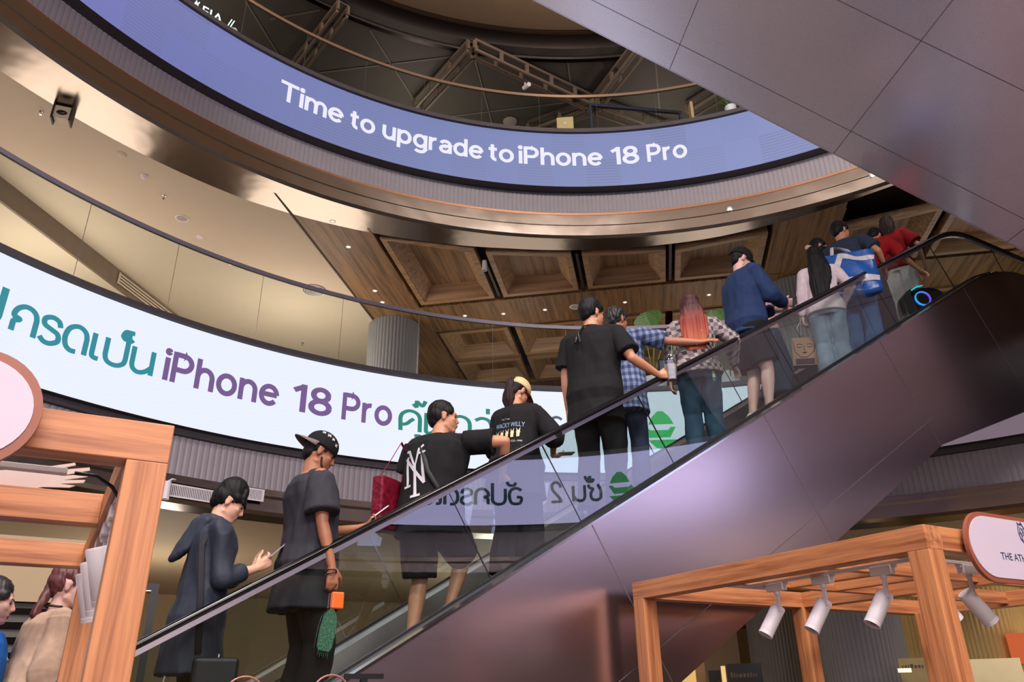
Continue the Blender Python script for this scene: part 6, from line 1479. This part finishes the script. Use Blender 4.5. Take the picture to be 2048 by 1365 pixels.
for sd in (-1, 1):
    base = len(b.v); b.add([bagp(i/nx, j/nz_, sd) for j in range(nz_+1) for i in range(nx+1)], [(j*(nx+1)+i, j*(nx+1)+i+1, (j+1)*(nx+1)+i+1, (j+1)*(nx+1)+i) for j in range(nz_) for i in range(nx)])
for i in range(nx): b.f.append((i, i+1, (nz_+1)*(nx+1)+i+1, (nz_+1)*(nx+1)+i))
for j in range(nz_):
    for i in (0, nx): a_ = j*(nx+1)+i; b.f.append((a_, a_+nx+1, a_+nx+1+(nz_+1)*(nx+1), a_+(nz_+1)*(nx+1)))
body = b.build('bag_body', MBL, bg, True)
def band(pts, w):
    st = MB(); out = []
    for i in range(len(pts)-1):
        p0, p1 = Vector(pts[i]+(0,)), Vector(pts[i+1]+(0,))
        for k in range(6): out.append(tuple(p0.lerp(p1, k/6))[:2])
    out.append(pts[-1]); ribbon(st, out, w, lambda p: (p.x, p.y, 0)); q_ = MB(); q_.add([(lambda a: (a[0], a[1]-.006, a[2]))(bagp(min(1, max(0, v[0])), min(1, max(0, v[1])), -1)) for v in st.v], st.f); return q_
band([(.10, .26), (.22, .44), (.34, .66), (.44, .98)], .11).build('white_band', MWH, bg); band([(.42, .94), (.66, .82), (.99, .78)], .10).build('white_band', MWH, bg); band([(.02, .24), (.35, .30), (.7, .34), (.99, .28)], .14).build('white_band', MWH, bg)
for sx in (0,): strap(P, [(-.12, -.06, .27), (-.10, .0, .42), (-.02, .12, .47), (.06, .1, .40), (.10, .02, .27)], .020, MWH, 'strap', bg)

# 13 ------ man in red tee bending to a suitcase
P = Person(1752, 462, 0.45, 1.88, 64, 'man in red tee and black trousers bending forward with one arm stretched down', SK_TAN, lean=26, yaw=0, pitch=24, girth=1.06,
   arms={1: dict(w=(.28, .66, .93), hint=(.3, -.2, -.8), f=(.1, .8, -.5), pn=(0, -.4, -1), curl=26), -1: dict(w=(-.24, .3, .9))}, voxel=0.008)
P.hair_short(M_HAIRB, top=.006); RT = fabric('red_cotton', (150, 22, 26)); P.shirt(RT, hem=.80, sleeve=.8, loose=.028, flare=.02, cuff=.09, seed=44, name='tee_shirt'); P.trousers(BK, 1.0, .09, .1); P.shoes(M_BLACK)
# 14 ------ woman in red tee and white trousers
P = Person(1770, 436, 0.85, 1.86, 44, 'woman with brown hair, red tee and loose white trousers heading the queue', SK_LIGHT, yaw=-20, pitch=4, female=True, girth=1.06,
   arms={1: dict(w=(.30, .16, .95), hint=(.6, -.5, 0)), -1: dict(w=(-.24, .1, .9))}, voxel=0.008)
P.hair_long(M_HAIRBR, .26, .09); P.shirt(fabric('crimson_cotton', (142, 18, 26)), hem=.84, sleeve=.85, loose=.03, flare=.03, cuff=.095, seed=47, name='tee_shirt'); P.trousers(fabric('off_white_linen', (206, 200, 196)), 1.0, .11, .12, .125, amp=.014); P.shoes(M_WHITE)
# suitcase with a glowing ring
c = at_plane(1845, 598, -N*5.42, N); sc_ = empty('rolling_suitcase', c, RZ-R(30), 'black rounded case with a glowing blue violet ring light on its side', 'suitcase')
b = MB(); Mr = Matrix.Rotation(PI/2, 4, 'X'); b.prism([(x-.26, y-.42) for x, y in stadium(.62, .60, .22, 8)], -.22, .0, Mr); b.build('shell', mat('black_gloss_shell', (14, 14, 18), .2), sc_, False, .02)
mrg, nt_, bb_ = nodes('blue_violet_light_ring'); tc_ = nt_.nodes.new('ShaderNodeTexCoord'); sp_ = nt_.nodes.new('ShaderNodeSeparateXYZ'); nt_.links.new(tc_.outputs['Object'], sp_.inputs[0]); mr_ = nt_.nodes.new('ShaderNodeMapRange'); mr_.inputs['From Min'].default_value = -.08; mr_.inputs['From Max'].default_value = .08; nt_.links.new(sp_.outputs['X'], mr_.inputs['Value'])
cr_ = nt_.nodes.new('ShaderNodeValToRGB'); cr_.color_ramp.elements[0].color = sr((40, 170, 250))+(1,); cr_.color_ramp.elements[1].color = sr((110, 90, 235))+(1,); nt_.links.new(mr_.outputs[0], cr_.inputs[0]); nt_.links.new(cr_.outputs[0], bb_.inputs['Emission Color']); bb_.inputs['Emission Strength'].default_value = 1.4; bb_.inputs['Base Color'].default_value = (0, 0, 0, 1)
b = MB(); b.tube([(.10*math.cos(2*PI*k/40), -.006, .10*math.sin(2*PI*k/40)) for k in range(41)], .026, 8, flat=.3); b.build('light_ring', mrg, sc_, True)
b = MB(); b.tube([(-.14, -.03, .12), (-.06, -.04, .165), (.02, -.04, .185)], .008, 6); b.build('light_strip', emit('cyan_light_strip', (40, 210, 230), 1.4), sc_, True)

# 15, 16 -- people at the lower left
P = Person(152, 1130, 0.50, 1.80, 50, 'woman in loose beige top seen from behind, partly hidden by the left wooden post', SK_PALE, yaw=10, pitch=8, female=True, girth=1.15, lean=6, voxel=0.007)
P.hair_short(mat('auburn_hair', (92, 44, 44), .45, var=.3, scale=60), top=.0, amp=.008); b = MB(); capsule(b, P.hm @ Vector((0, -.09, -.02)), P.bend((.03, -.12, 1.42)), .03, .022); remesh(b, 'hair_bun', mat('auburn_hair_tail', (86, 42, 42), .45), .008, 2, P.o, strands(.006))
P.shirt(fabric('beige_knit', (196, 166, 142)), hem=.70, sleeve=1.8, loose=.045, flare=.05, cuff=.085, amp=.010, seed=50, name='top', neck=1.44); P.trousers(BK, 1.0); P.shoes(M_BLACK)
b = MB(); b.tube([P.bend((.07*math.cos(R(a)), -.012+.066*math.sin(R(a)), 1.475)) for a in range(-200, 20, 15)], .007, 6); b.build('necklace_cord', M_BLACK, P.o, True)
P = Person(4, 1160, 0.40, 1.75, 58, 'boy with short dark hair in bright blue shirt, cut by the left picture edge', SK_PALE, yaw=4, pitch=8, voxel=0.007)
P.hair_short(mat('dark_brown_hair', (34, 28, 32), .45, var=.3, scale=60), top=.006); P.shirt(fabric('bright_blue_jersey', (26, 92, 172)), hem=.72, sleeve=.8, loose=.03, flare=.03, cuff=.095, seed=54, name='tee_shirt'); P.trousers(BK, 1.0); P.shoes(M_BLACK)
b = MB(); b.tube([P.bend((.085*math.cos(R(a)), -.012+.08*math.sin(R(a)), 1.45)) for a in range(-200, 20, 15)]+[P.bend((.06, .14, 1.3))], .007, 6); b.build('lanyard', mat('pale_grey_cord', (190, 186, 186), .6), P.o, True)
